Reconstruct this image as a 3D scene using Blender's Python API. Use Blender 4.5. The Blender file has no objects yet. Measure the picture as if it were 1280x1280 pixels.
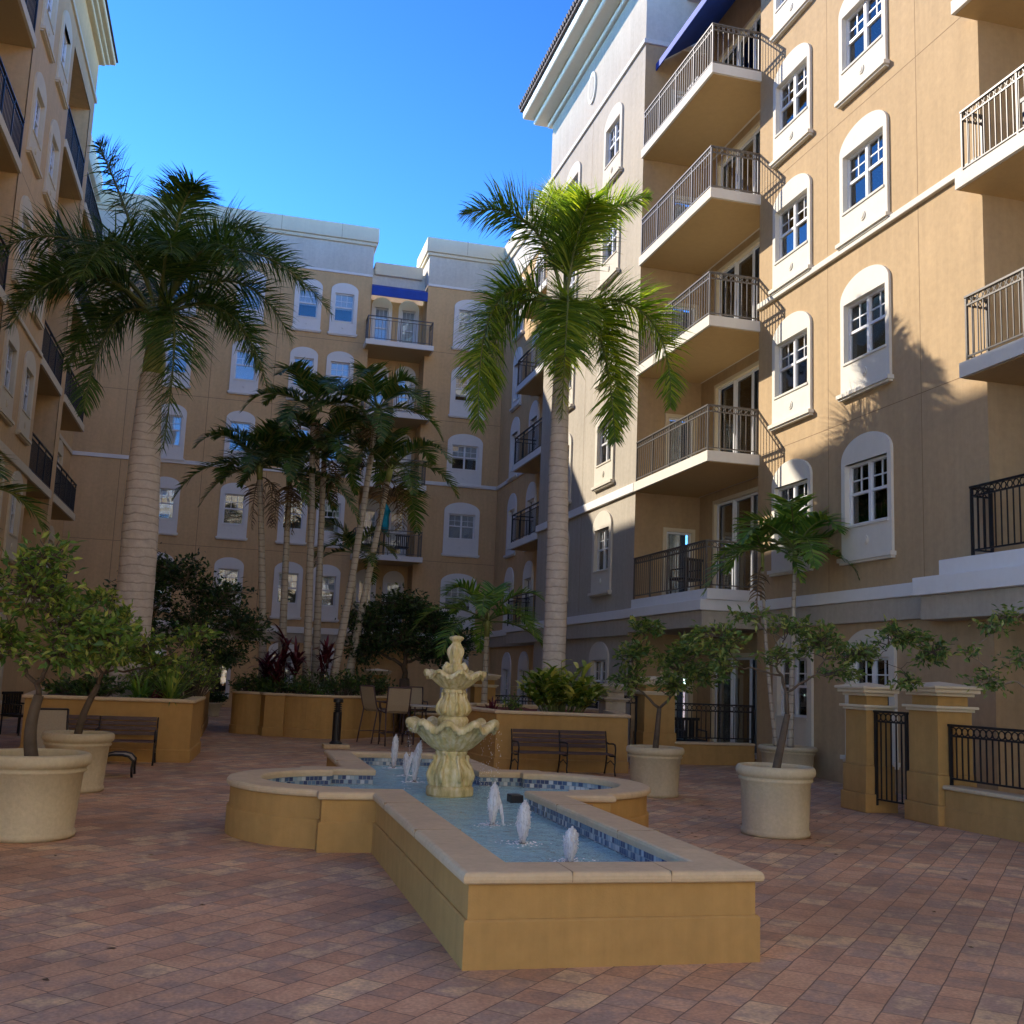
import bpy, math, random
from mathutils import Vector, Matrix, noise
R = random.Random(7)
scene = bpy.context.scene
COL = scene.collection
PI = math.pi
V = Vector

# ------------------------------------------------------------------ materials
def new_mat(name):
    m = bpy.data.materials.new(name); m.use_nodes = True
    nt = m.node_tree
    b = nt.nodes['Principled BSDF']
    return m, nt, b

def N(nt, t, **k):
    n = nt.nodes.new(t)
    for a, v in k.items():
        if a in n.inputs: n.inputs[a].default_value = v
        else: setattr(n, a, v)
    return n

def rgba(c): return (c[0], c[1], c[2], 1)

def stucco(name, col, var=.2, bump=.25, scale=1.0, rough=.88, stain=.0, spec=.25):
    m, nt, b = new_mat(name)
    tc = N(nt, 'ShaderNodeTexCoord')
    n1 = N(nt, 'ShaderNodeTexNoise', Scale=.55*scale, Detail=6.0, Roughness=.6)
    n2 = N(nt, 'ShaderNodeTexNoise', Scale=9*scale, Detail=5.0, Roughness=.65)
    n3 = N(nt, 'ShaderNodeTexNoise', Scale=90*scale, Detail=3.0)
    for n in (n1, n2, n3): nt.links.new(tc.outputs['Object'], n.inputs['Vector'])
    mp = N(nt, 'ShaderNodeMapping'); mp.inputs['Scale'].default_value = (3.2, 3.2, .18)
    nt.links.new(tc.outputs['Object'], mp.inputs['Vector'])
    ns = N(nt, 'ShaderNodeTexNoise', Scale=1.6, Detail=6.0, Roughness=.7)
    nt.links.new(mp.outputs[0], ns.inputs['Vector'])
    a = N(nt, 'ShaderNodeMath', operation='ADD'); nt.links.new(n1.outputs[0], a.inputs[0]); nt.links.new(n2.outputs[0], a.inputs[1])
    a2 = N(nt, 'ShaderNodeMath', operation='MULTIPLY_ADD'); nt.links.new(ns.outputs[0], a2.inputs[0]); a2.inputs[1].default_value = .8+stain*2; nt.links.new(a.outputs[0], a2.inputs[2])
    mr = N(nt, 'ShaderNodeMapRange'); mr.inputs['From Min'].default_value = .95+stain*.6; mr.inputs['From Max'].default_value = 1.85+stain*1.2
    mr.inputs['To Min'].default_value = 1-var; mr.inputs['To Max'].default_value = 1+var*.7
    nt.links.new(a2.outputs[0], mr.inputs['Value'])
    mx = N(nt, 'ShaderNodeMix', data_type='RGBA', blend_type='MULTIPLY'); mx.inputs['Factor'].default_value = 1
    mx.inputs['A'].default_value = rgba(col)
    nt.links.new(mr.outputs[0], mx.inputs['B'])
    nt.links.new(mx.outputs['Result'], b.inputs['Base Color'])
    b.inputs['Roughness'].default_value = rough
    b.inputs['Specular IOR Level'].default_value = spec
    bp = N(nt, 'ShaderNodeBump'); bp.inputs['Strength'].default_value = bump; bp.inputs['Distance'].default_value = .01
    ad = N(nt, 'ShaderNodeMath', operation='ADD'); nt.links.new(n2.outputs[0], ad.inputs[0]); nt.links.new(n3.outputs[0], ad.inputs[1])
    nt.links.new(ad.outputs[0], bp.inputs['Height']); nt.links.new(bp.outputs[0], b.inputs['Normal'])
    return m

def plain(name, col, rough=.5, metal=0, var=.1, scale=20, bump=0.0):
    m, nt, b = new_mat(name)
    tc = N(nt, 'ShaderNodeTexCoord')
    n = N(nt, 'ShaderNodeTexNoise', Scale=float(scale), Detail=4.0); nt.links.new(tc.outputs['Object'], n.inputs['Vector'])
    mr = N(nt, 'ShaderNodeMapRange'); mr.inputs['From Min'].default_value = .3; mr.inputs['From Max'].default_value = .7
    mr.inputs['To Min'].default_value = 1-var; mr.inputs['To Max'].default_value = 1+var
    nt.links.new(n.outputs[0], mr.inputs['Value'])
    mx = N(nt, 'ShaderNodeMix', data_type='RGBA', blend_type='MULTIPLY'); mx.inputs['Factor'].default_value = 1
    mx.inputs['A'].default_value = rgba(col); nt.links.new(mr.outputs[0], mx.inputs['B'])
    nt.links.new(mx.outputs['Result'], b.inputs['Base Color'])
    b.inputs['Roughness'].default_value = rough; b.inputs['Metallic'].default_value = metal
    if bump:
        bp = N(nt, 'ShaderNodeBump'); bp.inputs['Strength'].default_value = bump; bp.inputs['Distance'].default_value = .01
        nt.links.new(n.outputs[0], bp.inputs['Height']); nt.links.new(bp.outputs[0], b.inputs['Normal'])
    return m

def leafmat(name, c1, c2, c3, trans=.35, rough=.45, spec=.4):
    m = bpy.data.materials.new(name); m.use_nodes = True; nt = m.node_tree
    b = nt.nodes['Principled BSDF']; out = nt.nodes['Material Output']
    g = N(nt, 'ShaderNodeNewGeometry')
    cr = N(nt, 'ShaderNodeValToRGB'); e = cr.color_ramp.elements
    e[0].color = rgba(c1); e[0].position = .1; e[1].color = rgba(c3); e[1].position = 1
    x = e.new(.6); x.color = rgba(c2)
    nt.links.new(g.outputs['Random Per Island'], cr.inputs[0])
    nt.links.new(cr.outputs[0], b.inputs['Base Color'])
    b.inputs['Roughness'].default_value = rough; b.inputs['Specular IOR Level'].default_value = spec
    t = N(nt, 'ShaderNodeBsdfTranslucent')
    mm = N(nt, 'ShaderNodeMix', data_type='RGBA', blend_type='MULTIPLY'); mm.inputs['Factor'].default_value = 1
    nt.links.new(cr.outputs[0], mm.inputs['A']); mm.inputs['B'].default_value = (1.9, 1.7, .6, 1)
    nt.links.new(mm.outputs['Result'], t.inputs['Color'])
    mx = N(nt, 'ShaderNodeMixShader'); mx.inputs[0].default_value = trans
    nt.links.new(b.outputs[0], mx.inputs[1]); nt.links.new(t.outputs[0], mx.inputs[2]); nt.links.new(mx.outputs[0], out.inputs[0])
    return m

def glassmat(name, tint=(.88, .92, .94), refl=.25):
    m = bpy.data.materials.new(name); m.use_nodes = True; nt = m.node_tree
    nt.nodes.remove(nt.nodes['Principled BSDF']); out = nt.nodes['Material Output']
    tr = N(nt, 'ShaderNodeBsdfTransparent'); tr.inputs[0].default_value = rgba(tint)
    gl = N(nt, 'ShaderNodeBsdfGlossy'); gl.inputs['Roughness'].default_value = .02; gl.inputs['Color'].default_value = (1, 1, 1, 1)
    tc = N(nt, 'ShaderNodeTexCoord'); nn = N(nt, 'ShaderNodeTexNoise', Scale=1.3, Detail=1.0)
    nt.links.new(tc.outputs['Object'], nn.inputs['Vector'])
    bp = N(nt, 'ShaderNodeBump'); bp.inputs['Strength'].default_value = .12; bp.inputs['Distance'].default_value = .05
    nt.links.new(nn.outputs[0], bp.inputs['Height']); nt.links.new(bp.outputs[0], gl.inputs['Normal'])
    fr = N(nt, 'ShaderNodeFresnel', IOR=1.5)
    ma = N(nt, 'ShaderNodeMath', operation='MULTIPLY_ADD'); nt.links.new(fr.outputs[0], ma.inputs[0]); ma.inputs[1].default_value = 1.0; ma.inputs[2].default_value = refl; ma.use_clamp = True
    mx = N(nt, 'ShaderNodeMixShader'); nt.links.new(ma.outputs[0], mx.inputs[0]); nt.links.new(tr.outputs[0], mx.inputs[1]); nt.links.new(gl.outputs[0], mx.inputs[2])
    nt.links.new(mx.outputs[0], out.inputs[0])
    return m

def blindmat():
    m, nt, b = new_mat('blind_slats')
    tc = N(nt, 'ShaderNodeTexCoord')
    sp = N(nt, 'ShaderNodeSeparateXYZ'); nt.links.new(tc.outputs['Object'], sp.inputs[0])
    mu = N(nt, 'ShaderNodeMath', operation='MULTIPLY'); mu.inputs[1].default_value = 22; nt.links.new(sp.outputs['Z'], mu.inputs[0])
    fr = N(nt, 'ShaderNodeMath', operation='FRACT'); nt.links.new(mu.outputs[0], fr.inputs[0])
    cr = N(nt, 'ShaderNodeValToRGB'); e = cr.color_ramp.elements
    e[0].color = (.12, .13, .14, 1); e[0].position = .12; e[1].color = (.68, .68, .65, 1); e[1].position = .3
    nt.links.new(fr.outputs[0], cr.inputs[0]); nt.links.new(cr.outputs[0], b.inputs['Base Color'])
    b.inputs['Roughness'].default_value = .6
    return m

def pavermat():
    m, nt, b = new_mat('clay_pavers')
    tc = N(nt, 'ShaderNodeTexCoord')
    mp = N(nt, 'ShaderNodeMapping'); mp.inputs['Rotation'].default_value = (0, 0, math.radians(-47))
    nt.links.new(tc.outputs['Object'], mp.inputs['Vector'])
    # slightly wavy so that the joints are not ruler straight
    nw = N(nt, 'ShaderNodeTexNoise', Scale=3.0, Detail=2.0); nt.links.new(mp.outputs[0], nw.inputs['Vector'])
    vs = N(nt, 'ShaderNodeVectorMath', operation='MULTIPLY_ADD'); nt.links.new(nw.outputs['Color'], vs.inputs[0]); vs.inputs[1].default_value = (.018, .018, 0); nt.links.new(mp.outputs[0], vs.inputs[2])
    br = N(nt, 'ShaderNodeTexBrick'); nt.links.new(vs.outputs[0], br.inputs['Vector'])
    br.offset = .42; br.squash = .62; br.squash_frequency = 3; br.offset_frequency = 2
    br.inputs['Scale'].default_value = 1; br.inputs['Brick Width'].default_value = .36; br.inputs['Row Height'].default_value = .205
    br.inputs['Mortar Size'].default_value = .0045; br.inputs['Mortar Smooth'].default_value = .35; br.inputs['Bias'].default_value = 0
    br.inputs['Color1'].default_value = (0, 0, 0, 1); br.inputs['Color2'].default_value = (1, 1, 1, 1); br.inputs['Mortar'].default_value = (.5, .5, .5, 1)
    cr = N(nt, 'ShaderNodeValToRGB'); e = cr.color_ramp.elements
    cols = [(0, (.21, .17, .145)), (.16, (.36, .23, .155)), (.32, (.52, .29, .165)), (.5, (.60, .36, .21)), (.66, (.38, .26, .19)), (.82, (.70, .48, .26)), (1, (.54, .28, .16))]
    e[0].position = 0; e[0].color = rgba(cols[0][1]); e[1].position = 1; e[1].color = rgba(cols[-1][1])
    for p, c in cols[1:-1]:
        x = e.new(p); x.color = rgba(c)
    n1 = N(nt, 'ShaderNodeTexNoise', Scale=5.0, Detail=6.0, Roughness=.65); nt.links.new(mp.outputs[0], n1.inputs['Vector'])
    ad = N(nt, 'ShaderNodeMath', operation='MULTIPLY_ADD'); nt.links.new(n1.outputs[0], ad.inputs[0]); ad.inputs[1].default_value = .75
    sep = N(nt, 'ShaderNodeSeparateColor'); nt.links.new(br.outputs['Color'], sep.inputs[0])
    sc = N(nt, 'ShaderNodeMath', operation='MULTIPLY_ADD'); nt.links.new(sep.outputs[0], sc.inputs[0]); sc.inputs[1].default_value = .6; sc.inputs[2].default_value = -.17
    nt.links.new(sc.outputs[0], ad.inputs[2]); nt.links.new(ad.outputs[0], cr.inputs[0])
    n2 = N(nt, 'ShaderNodeTexNoise', Scale=.5, Detail=5.0, Roughness=.6); nt.links.new(tc.outputs['Object'], n2.inputs['Vector'])
    mr = N(nt, 'ShaderNodeMapRange'); mr.inputs['From Min'].default_value = .3; mr.inputs['From Max'].default_value = .7; mr.inputs['To Min'].default_value = .72; mr.inputs['To Max'].default_value = 1.22
    nt.links.new(n2.outputs[0], mr.inputs['Value'])
    mx = N(nt, 'ShaderNodeMix', data_type='RGBA', blend_type='MULTIPLY'); mx.inputs['Factor'].default_value = 1
    nt.links.new(cr.outputs[0], mx.inputs['A']); nt.links.new(mr.outputs[0], mx.inputs['B'])
    n3 = N(nt, 'ShaderNodeTexNoise', Scale=45.0, Detail=4.0); nt.links.new(tc.outputs['Object'], n3.inputs['Vector'])
    mr3 = N(nt, 'ShaderNodeMapRange'); mr3.inputs['From Min'].default_value = .3; mr3.inputs['From Max'].default_value = .7; mr3.inputs['To Min'].default_value = .8; mr3.inputs['To Max'].default_value = 1.2
    nt.links.new(n3.outputs[0], mr3.inputs['Value'])
    mx3 = N(nt, 'ShaderNodeMix', data_type='RGBA', blend_type='MULTIPLY'); mx3.inputs['Factor'].default_value = 1
    nt.links.new(mx.outputs['Result'], mx3.inputs['A']); nt.links.new(mr3.outputs[0], mx3.inputs['B'])
    mo = N(nt, 'ShaderNodeMix', data_type='RGBA'); nt.links.new(br.outputs['Fac'], mo.inputs['Factor']); nt.links.new(mx3.outputs['Result'], mo.inputs['A']); mo.inputs['B'].default_value = (.17, .11, .07, 1)
    nt.links.new(mo.outputs['Result'], b.inputs['Base Color'])
    b.inputs['Roughness'].default_value = .72; b.inputs['Specular IOR Level'].default_value = .35
    h = N(nt, 'ShaderNodeMath', operation='MULTIPLY_ADD'); nt.links.new(br.outputs['Fac'], h.inputs[0]); h.inputs[1].default_value = -1.0
    nt.links.new(n3.outputs[0], h.inputs[2])
    bp = N(nt, 'ShaderNodeBump'); bp.inputs['Strength'].default_value = .55; bp.inputs['Distance'].default_value = .006
    nt.links.new(h.outputs[0], bp.inputs['Height']); nt.links.new(bp.outputs[0], b.inputs['Normal'])
    return m

def tilemat():
    m, nt, b = new_mat('glass_mosaic')
    tc = N(nt, 'ShaderNodeTexCoord'); g = N(nt, 'ShaderNodeNewGeometry')
    # pick the horizontal axis by the face normal so the mosaic runs round every wall
    sp = N(nt, 'ShaderNodeSeparateXYZ'); nt.links.new(tc.outputs['Object'], sp.inputs[0])
    sn = N(nt, 'ShaderNodeSeparateXYZ'); nt.links.new(g.outputs['True Normal'], sn.inputs[0])
    ab = N(nt, 'ShaderNodeMath', operation='ABSOLUTE'); nt.links.new(sn.outputs[0], ab.inputs[0])
    gt = N(nt, 'ShaderNodeMath', operation='GREATER_THAN'); nt.links.new(ab.outputs[0], gt.inputs[0]); gt.inputs[1].default_value = .7
    mx = N(nt, 'ShaderNodeMix', data_type='FLOAT'); nt.links.new(gt.outputs[0], mx.inputs['Factor']); nt.links.new(sp.outputs[0], mx.inputs['A']); nt.links.new(sp.outputs[1], mx.inputs['B'])
    cb = N(nt, 'ShaderNodeCombineXYZ'); nt.links.new(mx.outputs['Result'], cb.inputs[0]); nt.links.new(sp.outputs[2], cb.inputs[1])
    br = N(nt, 'ShaderNodeTexBrick'); nt.links.new(cb.outputs[0], br.inputs['Vector']); br.offset = .5
    br.inputs['Scale'].default_value = 1; br.inputs['Brick Width'].default_value = .045; br.inputs['Row Height'].default_value = .045
    br.inputs['Mortar Size'].default_value = .0025; br.inputs['Color1'].default_value = (0, 0, 0, 1); br.inputs['Color2'].default_value = (1, 1, 1, 1); br.inputs['Mortar'].default_value = (.6, .6, .6, 1)
    cr = N(nt, 'ShaderNodeValToRGB'); cr.color_ramp.interpolation = 'CONSTANT'; e = cr.color_ramp.elements
    e[0].position = 0; e[0].color = (.05, .07, .15, 1); e[1].position = .85; e[1].color = (.50, .54, .56, 1)
    for p, c in ((.2, (.12, .19, .28)), (.38, (.26, .35, .41)), (.5, (.07, .11, .20)), (.68, (.36, .42, .45))):
        x = e.new(p); x.color = rgba(c)
    nt.links.new(br.outputs['Color'], cr.inputs[0])
    mo = N(nt, 'ShaderNodeMix', data_type='RGBA'); nt.links.new(br.outputs['Fac'], mo.inputs['Factor']); nt.links.new(cr.outputs[0], mo.inputs['A']); mo.inputs['B'].default_value = (.3, .33, .33, 1)
    nt.links.new(mo.outputs['Result'], b.inputs['Base Color']); b.inputs['Roughness'].default_value = .18
    return m

def watermat():
    m = bpy.data.materials.new('pool_water'); m.use_nodes = True; nt = m.node_tree
    nt.nodes.remove(nt.nodes['Principled BSDF']); out = nt.nodes['Material Output']
    tc = N(nt, 'ShaderNodeTexCoord')
    n1 = N(nt, 'ShaderNodeTexNoise', Scale=5.0, Detail=4.0, Roughness=.55, Distortion=.8); nt.links.new(tc.outputs['Object'], n1.inputs['Vector'])
    n2 = N(nt, 'ShaderNodeTexNoise', Scale=22.0, Detail=3.0, Distortion=1.0); nt.links.new(tc.outputs['Object'], n2.inputs['Vector'])
    h = N(nt, 'ShaderNodeMath', operation='MULTIPLY_ADD'); nt.links.new(n2.outputs[0], h.inputs[0]); h.inputs[1].default_value = .35; nt.links.new(n1.outputs[0], h.inputs[2])
    bp = N(nt, 'ShaderNodeBump'); bp.inputs['Strength'].default_value = 1.0; bp.inputs['Distance'].default_value = .06
    nt.links.new(h.outputs[0], bp.inputs['Height'])
    gl = N(nt, 'ShaderNodeBsdfGlossy'); gl.inputs['Roughness'].default_value = .03; nt.links.new(bp.outputs[0], gl.inputs['Normal'])
    rf = N(nt, 'ShaderNodeBsdfTransparent'); rf.inputs[0].default_value = (.70, .95, 1.0, 1)
    df = N(nt, 'ShaderNodeBsdfDiffuse'); df.inputs[0].default_value = (.56, .93, 1.0, 1); nt.links.new(bp.outputs[0], df.inputs['Normal'])
    m0 = N(nt, 'ShaderNodeMixShader'); m0.inputs[0].default_value = .6; nt.links.new(rf.outputs[0], m0.inputs[1]); nt.links.new(df.outputs[0], m0.inputs[2])
    fr = N(nt, 'ShaderNodeFresnel', IOR=1.33); nt.links.new(bp.outputs[0], fr.inputs['Normal'])
    mx = N(nt, 'ShaderNodeMixShader'); nt.links.new(fr.outputs[0], mx.inputs[0]); nt.links.new(m0.outputs[0], mx.inputs[1]); nt.links.new(gl.outputs[0], mx.inputs[2])
    nt.links.new(mx.outputs[0], out.inputs[0])
    return m

def trunkmat(name, c1, c2, ring=9., amount=.5, ringdark=.55):
    m, nt, b = new_mat(name)
    tc = N(nt, 'ShaderNodeTexCoord')
    sp = N(nt, 'ShaderNodeSeparateXYZ'); nt.links.new(tc.outputs['Object'], sp.inputs[0])
    nn = N(nt, 'ShaderNodeTexNoise', Scale=2.5, Detail=4.0); nt.links.new(tc.outputs['Object'], nn.inputs['Vector'])
    ma = N(nt, 'ShaderNodeMath', operation='MULTIPLY_ADD'); nt.links.new(sp.outputs[2], ma.inputs[0]); ma.inputs[1].default_value = ring; nt.links.new(nn.outputs[0], ma.inputs[2])
    fr = N(nt, 'ShaderNodeMath', operation='FRACT'); nt.links.new(ma.outputs[0], fr.inputs[0])
    cr = N(nt, 'ShaderNodeValToRGB'); e = cr.color_ramp.elements; e[0].position = 0; e[0].color = (ringdark,)*3+(1,); e[1].position = .2; e[1].color = (1, 1, 1, 1)
    nt.links.new(fr.outputs[0], cr.inputs[0])
    n2 = N(nt, 'ShaderNodeTexNoise', Scale=7.0, Detail=6.0, Roughness=.7); nt.links.new(tc.outputs['Object'], n2.inputs['Vector'])
    mx = N(nt, 'ShaderNodeMix', data_type='RGBA'); nt.links.new(n2.outputs[0], mx.inputs['Factor']); mx.inputs['A'].default_value = rgba(c1); mx.inputs['B'].default_value = rgba(c2)
    mm = N(nt, 'ShaderNodeMix', data_type='RGBA', blend_type='MULTIPLY'); mm.inputs['Factor'].default_value = amount
    nt.links.new(mx.outputs['Result'], mm.inputs['A']); nt.links.new(cr.outputs[0], mm.inputs['B'])
    nt.links.new(mm.outputs['Result'], b.inputs['Base Color']); b.inputs['Roughness'].default_value = .9
    ad = N(nt, 'ShaderNodeMath', operation='ADD'); nt.links.new(cr.outputs[0], ad.inputs[0]); nt.links.new(n2.outputs[0], ad.inputs[1])
    bp = N(nt, 'ShaderNodeBump'); bp.inputs['Strength'].default_value = .5; bp.inputs['Distance'].default_value = .02
    nt.links.new(ad.outputs[0], bp.inputs['Height']); nt.links.new(bp.outputs[0], b.inputs['Normal'])
    return m

def stonemat():
    m, nt, b = new_mat('cast_stone_weathered')
    tc = N(nt, 'ShaderNodeTexCoord')
    mp = N(nt, 'ShaderNodeMapping'); mp.inputs['Scale'].default_value = (1, 1, .3); nt.links.new(tc.outputs['Object'], mp.inputs['Vector'])
    n1 = N(nt, 'ShaderNodeTexNoise', Scale=14.0, Detail=7.0, Roughness=.7); nt.links.new(mp.outputs[0], n1.inputs['Vector'])
    cr = N(nt, 'ShaderNodeValToRGB'); e = cr.color_ramp.elements
    e[0].position = .33; e[0].color = (.33, .28, .11, 1); e[1].position = .64; e[1].color = (.70, .62, .40, 1)
    x = e.new(.46); x.color = (.54, .45, .20, 1)
    nt.links.new(n1.outputs[0], cr.inputs[0]); nt.links.new(cr.outputs[0], b.inputs['Base Color'])
    b.inputs['Roughness'].default_value = .75
    n2 = N(nt, 'ShaderNodeTexNoise', Scale=60.0, Detail=4.0); nt.links.new(tc.outputs['Object'], n2.inputs['Vector'])
    bp = N(nt, 'ShaderNodeBump'); bp.inputs['Strength'].default_value = .4; bp.inputs['Distance'].default_value = .006
    nt.links.new(n2.outputs[0], bp.inputs['Height']); nt.links.new(bp.outputs[0], b.inputs['Normal'])
    return m

M = {}
M['tan'] = stucco('tan_stucco', (.445, .315, .175), stain=.15)  # tan copy kept darker to tone down direct sun on the right wing
M['sand'] = stucco('sand_stucco', (.72, .61, .43))
M['tanlift'] = stucco('tan_stucco_shade_lift', (.62, .42, .215), stain=.1)  # same tan made paler, fill light for the shaded wings put into the colour
M['greige'] = stucco('greige_stucco', (.43, .38, .30), stain=.15)
M['pale'] = stucco('pale_stucco', (.60, .57, .49))
M['trim'] = stucco('cream_trim', (.68, .645, .56), var=.07, bump=.1)
M['trimw'] = stucco('white_trim', (.74, .73, .70), var=.06, bump=.1)
M['trimc'] = stucco('warm_trim', (.66, .57, .40), var=.07, bump=.1)
M['cornice'] = stucco('cornice_cream', (.68, .61, .45), var=.08, bump=.1)
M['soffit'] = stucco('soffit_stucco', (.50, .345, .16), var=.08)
M['joint'] = plain('joint', (.22, .14, .07), .9)
M['sash'] = plain('white_sash', (.72, .73, .74), .35, var=.03)
M['glass'] = glassmat('window_glass', refl=.04)
M['glassdark'] = glassmat('dark_glass', (.4, .45, .48), .18)
M['blind'] = blindmat()
M['room'] = plain('unlit_room', (.02, .022, .026), .9)
M['curtain'] = plain('curtain', (.6, .58, .52), .9, var=.3, scale=6)
M['bronze'] = plain('bronze_railing', (.105, .095, .085), .42, .3, var=.12)
M['black'] = plain('black_iron', (.018, .018, .02), .45, .2)
M['awning'] = plain('blue_canvas', (.010, .055, .34), .7, var=.12, scale=3)
M['rooftile'] = plain('roof_tile', (.075, .05, .045), .8)
M['pool'] = stucco('mustard_stucco', (.44, .265, .09), var=.2, bump=.25, stain=.35)
M['coping'] = stucco('sandstone_coping', (.58, .45, .28), var=.2, bump=.25, scale=2.2)
M['tile'] = tilemat()
M['basin'] = stucco('basin_plaster', (.48, .84, .95), var=.1, bump=.1)
M['water'] = watermat()
M['stone'] = stonemat()
M['pot'] = stucco('pot_concrete', (.56, .48, .32), var=.2, bump=.5, scale=3)
M['soil'] = plain('potting_soil', (.035, .022, .015), .95, var=.4, scale=40, bump=1)
M['mulch'] = plain('red_mulch', (.15, .035, .02), .95, var=.6, scale=60, bump=1)
M['paver'] = pavermat()
M['bench'] = plain('bench_slats', (.085, .052, .052), .5, var=.25, scale=12)
M['sling'] = plain('sling_fabric', (.36, .30, .21), .85, var=.08, scale=60)
M['foam'] = plain('white_water', (.97, .96, .94), .3, var=.04, scale=90, bump=.8)
def spraymat():
    m = bpy.data.materials.new('water_spray'); m.use_nodes = True; nt = m.node_tree; b = nt.nodes['Principled BSDF']; out = nt.nodes['Material Output']
    tc = N(nt, 'ShaderNodeTexCoord'); mp = N(nt, 'ShaderNodeMapping'); mp.inputs['Scale'].default_value = (70, 70, 14); nt.links.new(tc.outputs['Object'], mp.inputs['Vector'])
    n = N(nt, 'ShaderNodeTexNoise', Scale=1.0, Detail=4.0, Roughness=.7, Distortion=.6); nt.links.new(mp.outputs[0], n.inputs['Vector'])
    cr = N(nt, 'ShaderNodeValToRGB'); e = cr.color_ramp.elements; e[0].position = .36; e[0].color = (.62, .62, .62, 1); e[1].position = .52; e[1].color = (1, 1, 1, 1); nt.links.new(n.outputs[0], cr.inputs[0])
    b.inputs['Base Color'].default_value = (.97, .96, .95, 1); b.inputs['Roughness'].default_value = .25
    tl = N(nt, 'ShaderNodeBsdfTranslucent'); tl.inputs[0].default_value = (.95, .97, 1, 1); ms = N(nt, 'ShaderNodeMixShader'); ms.inputs[0].default_value = .4
    nt.links.new(b.outputs[0], ms.inputs[1]); nt.links.new(tl.outputs[0], ms.inputs[2])
    tr = N(nt, 'ShaderNodeBsdfTransparent'); mx = N(nt, 'ShaderNodeMixShader'); nt.links.new(cr.outputs[0], mx.inputs[0]); nt.links.new(tr.outputs[0], mx.inputs[1]); nt.links.new(ms.outputs[0], mx.inputs[2]); nt.links.new(mx.outputs[0], out.inputs[0])
    bp = N(nt, 'ShaderNodeBump'); bp.inputs['Strength'].default_value = .8; bp.inputs['Distance'].default_value = .01; nt.links.new(n.outputs[0], bp.inputs['Height']); nt.links.new(bp.outputs[0], b.inputs['Normal'])
    return m
M['spray'] = spraymat()
M['copjoint'] = plain('coping_joint', (.30, .20, .11), .9)
M['bark'] = trunkmat('bark', (.035, .026, .018), (.16, .12, .085), 3, .2)
M['barkpale'] = trunkmat('bark_pale', (.12, .09, .06), (.33, .26, .19), 3, .2)
M['royal'] = trunkmat('royal_trunk', (.30, .27, .24), (.66, .60, .53), 6.5, .8, .5)
M['palmtrunk'] = trunkmat('ringed_trunk', (.28, .25, .20), (.60, .54, .44), 6.5, .85, .35)
M['shaft'] = plain('crownshaft', (.24, .27, .07), .4, var=.25, scale=4)
M['rachis'] = plain('rachis', (.12, .15, .04), .6)
M['frond'] = leafmat('royal_frond_sunlit', (.06, .14, .02), (.15, .26, .035), (.34, .42, .055), .55)  # royal palm leaf brightened and yellowed, sunlight of the right crown in the colour
M['froyal2'] = leafmat('royal_frond_shaded', (.03, .075, .02), (.065, .14, .035), (.13, .20, .045), .38)  # darker copy of the same leaf, shade of the left crown in the colour
M['fclump'] = leafmat('clump_frond', (.03, .075, .02), (.075, .16, .035), (.20, .19, .06), .35)
M['fbright'] = leafmat('bright_frond', (.06, .15, .03), (.12, .26, .05), (.24, .34, .07), .4)
M['dead'] = leafmat('dry_frond', (.09, .06, .035), (.16, .11, .06), (.24, .18, .10), .2, .8)
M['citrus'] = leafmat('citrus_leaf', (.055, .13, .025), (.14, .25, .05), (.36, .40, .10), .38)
M['citrusdk'] = leafmat('citrus_leaf_dark', (.045, .10, .025), (.11, .19, .045), (.30, .33, .10), .35)  # slightly darker, less translucent citrus greens
M['dark'] = leafmat('dark_leaf', (.012, .033, .012), (.028, .065, .02), (.065, .115, .03), .25)
M['shrub'] = leafmat('shrub_leaf', (.022, .055, .018), (.05, .105, .028), (.12, .19, .045), .3)
M['ginger'] = leafmat('ginger_leaf', (.09, .18, .03), (.24, .32, .05), (.55, .55, .16), .35)
M['redleaf'] = leafmat('red_leaf', (.045, .008, .014), (.10, .014, .028), (.20, .035, .06), .3)
M['teal'] = plain('teal_canvas', (.01, .33, .38), .8, var=.15, scale=8)
M['table'] = plain('table_top', (.52, .51, .48), .4, var=.05)

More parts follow.
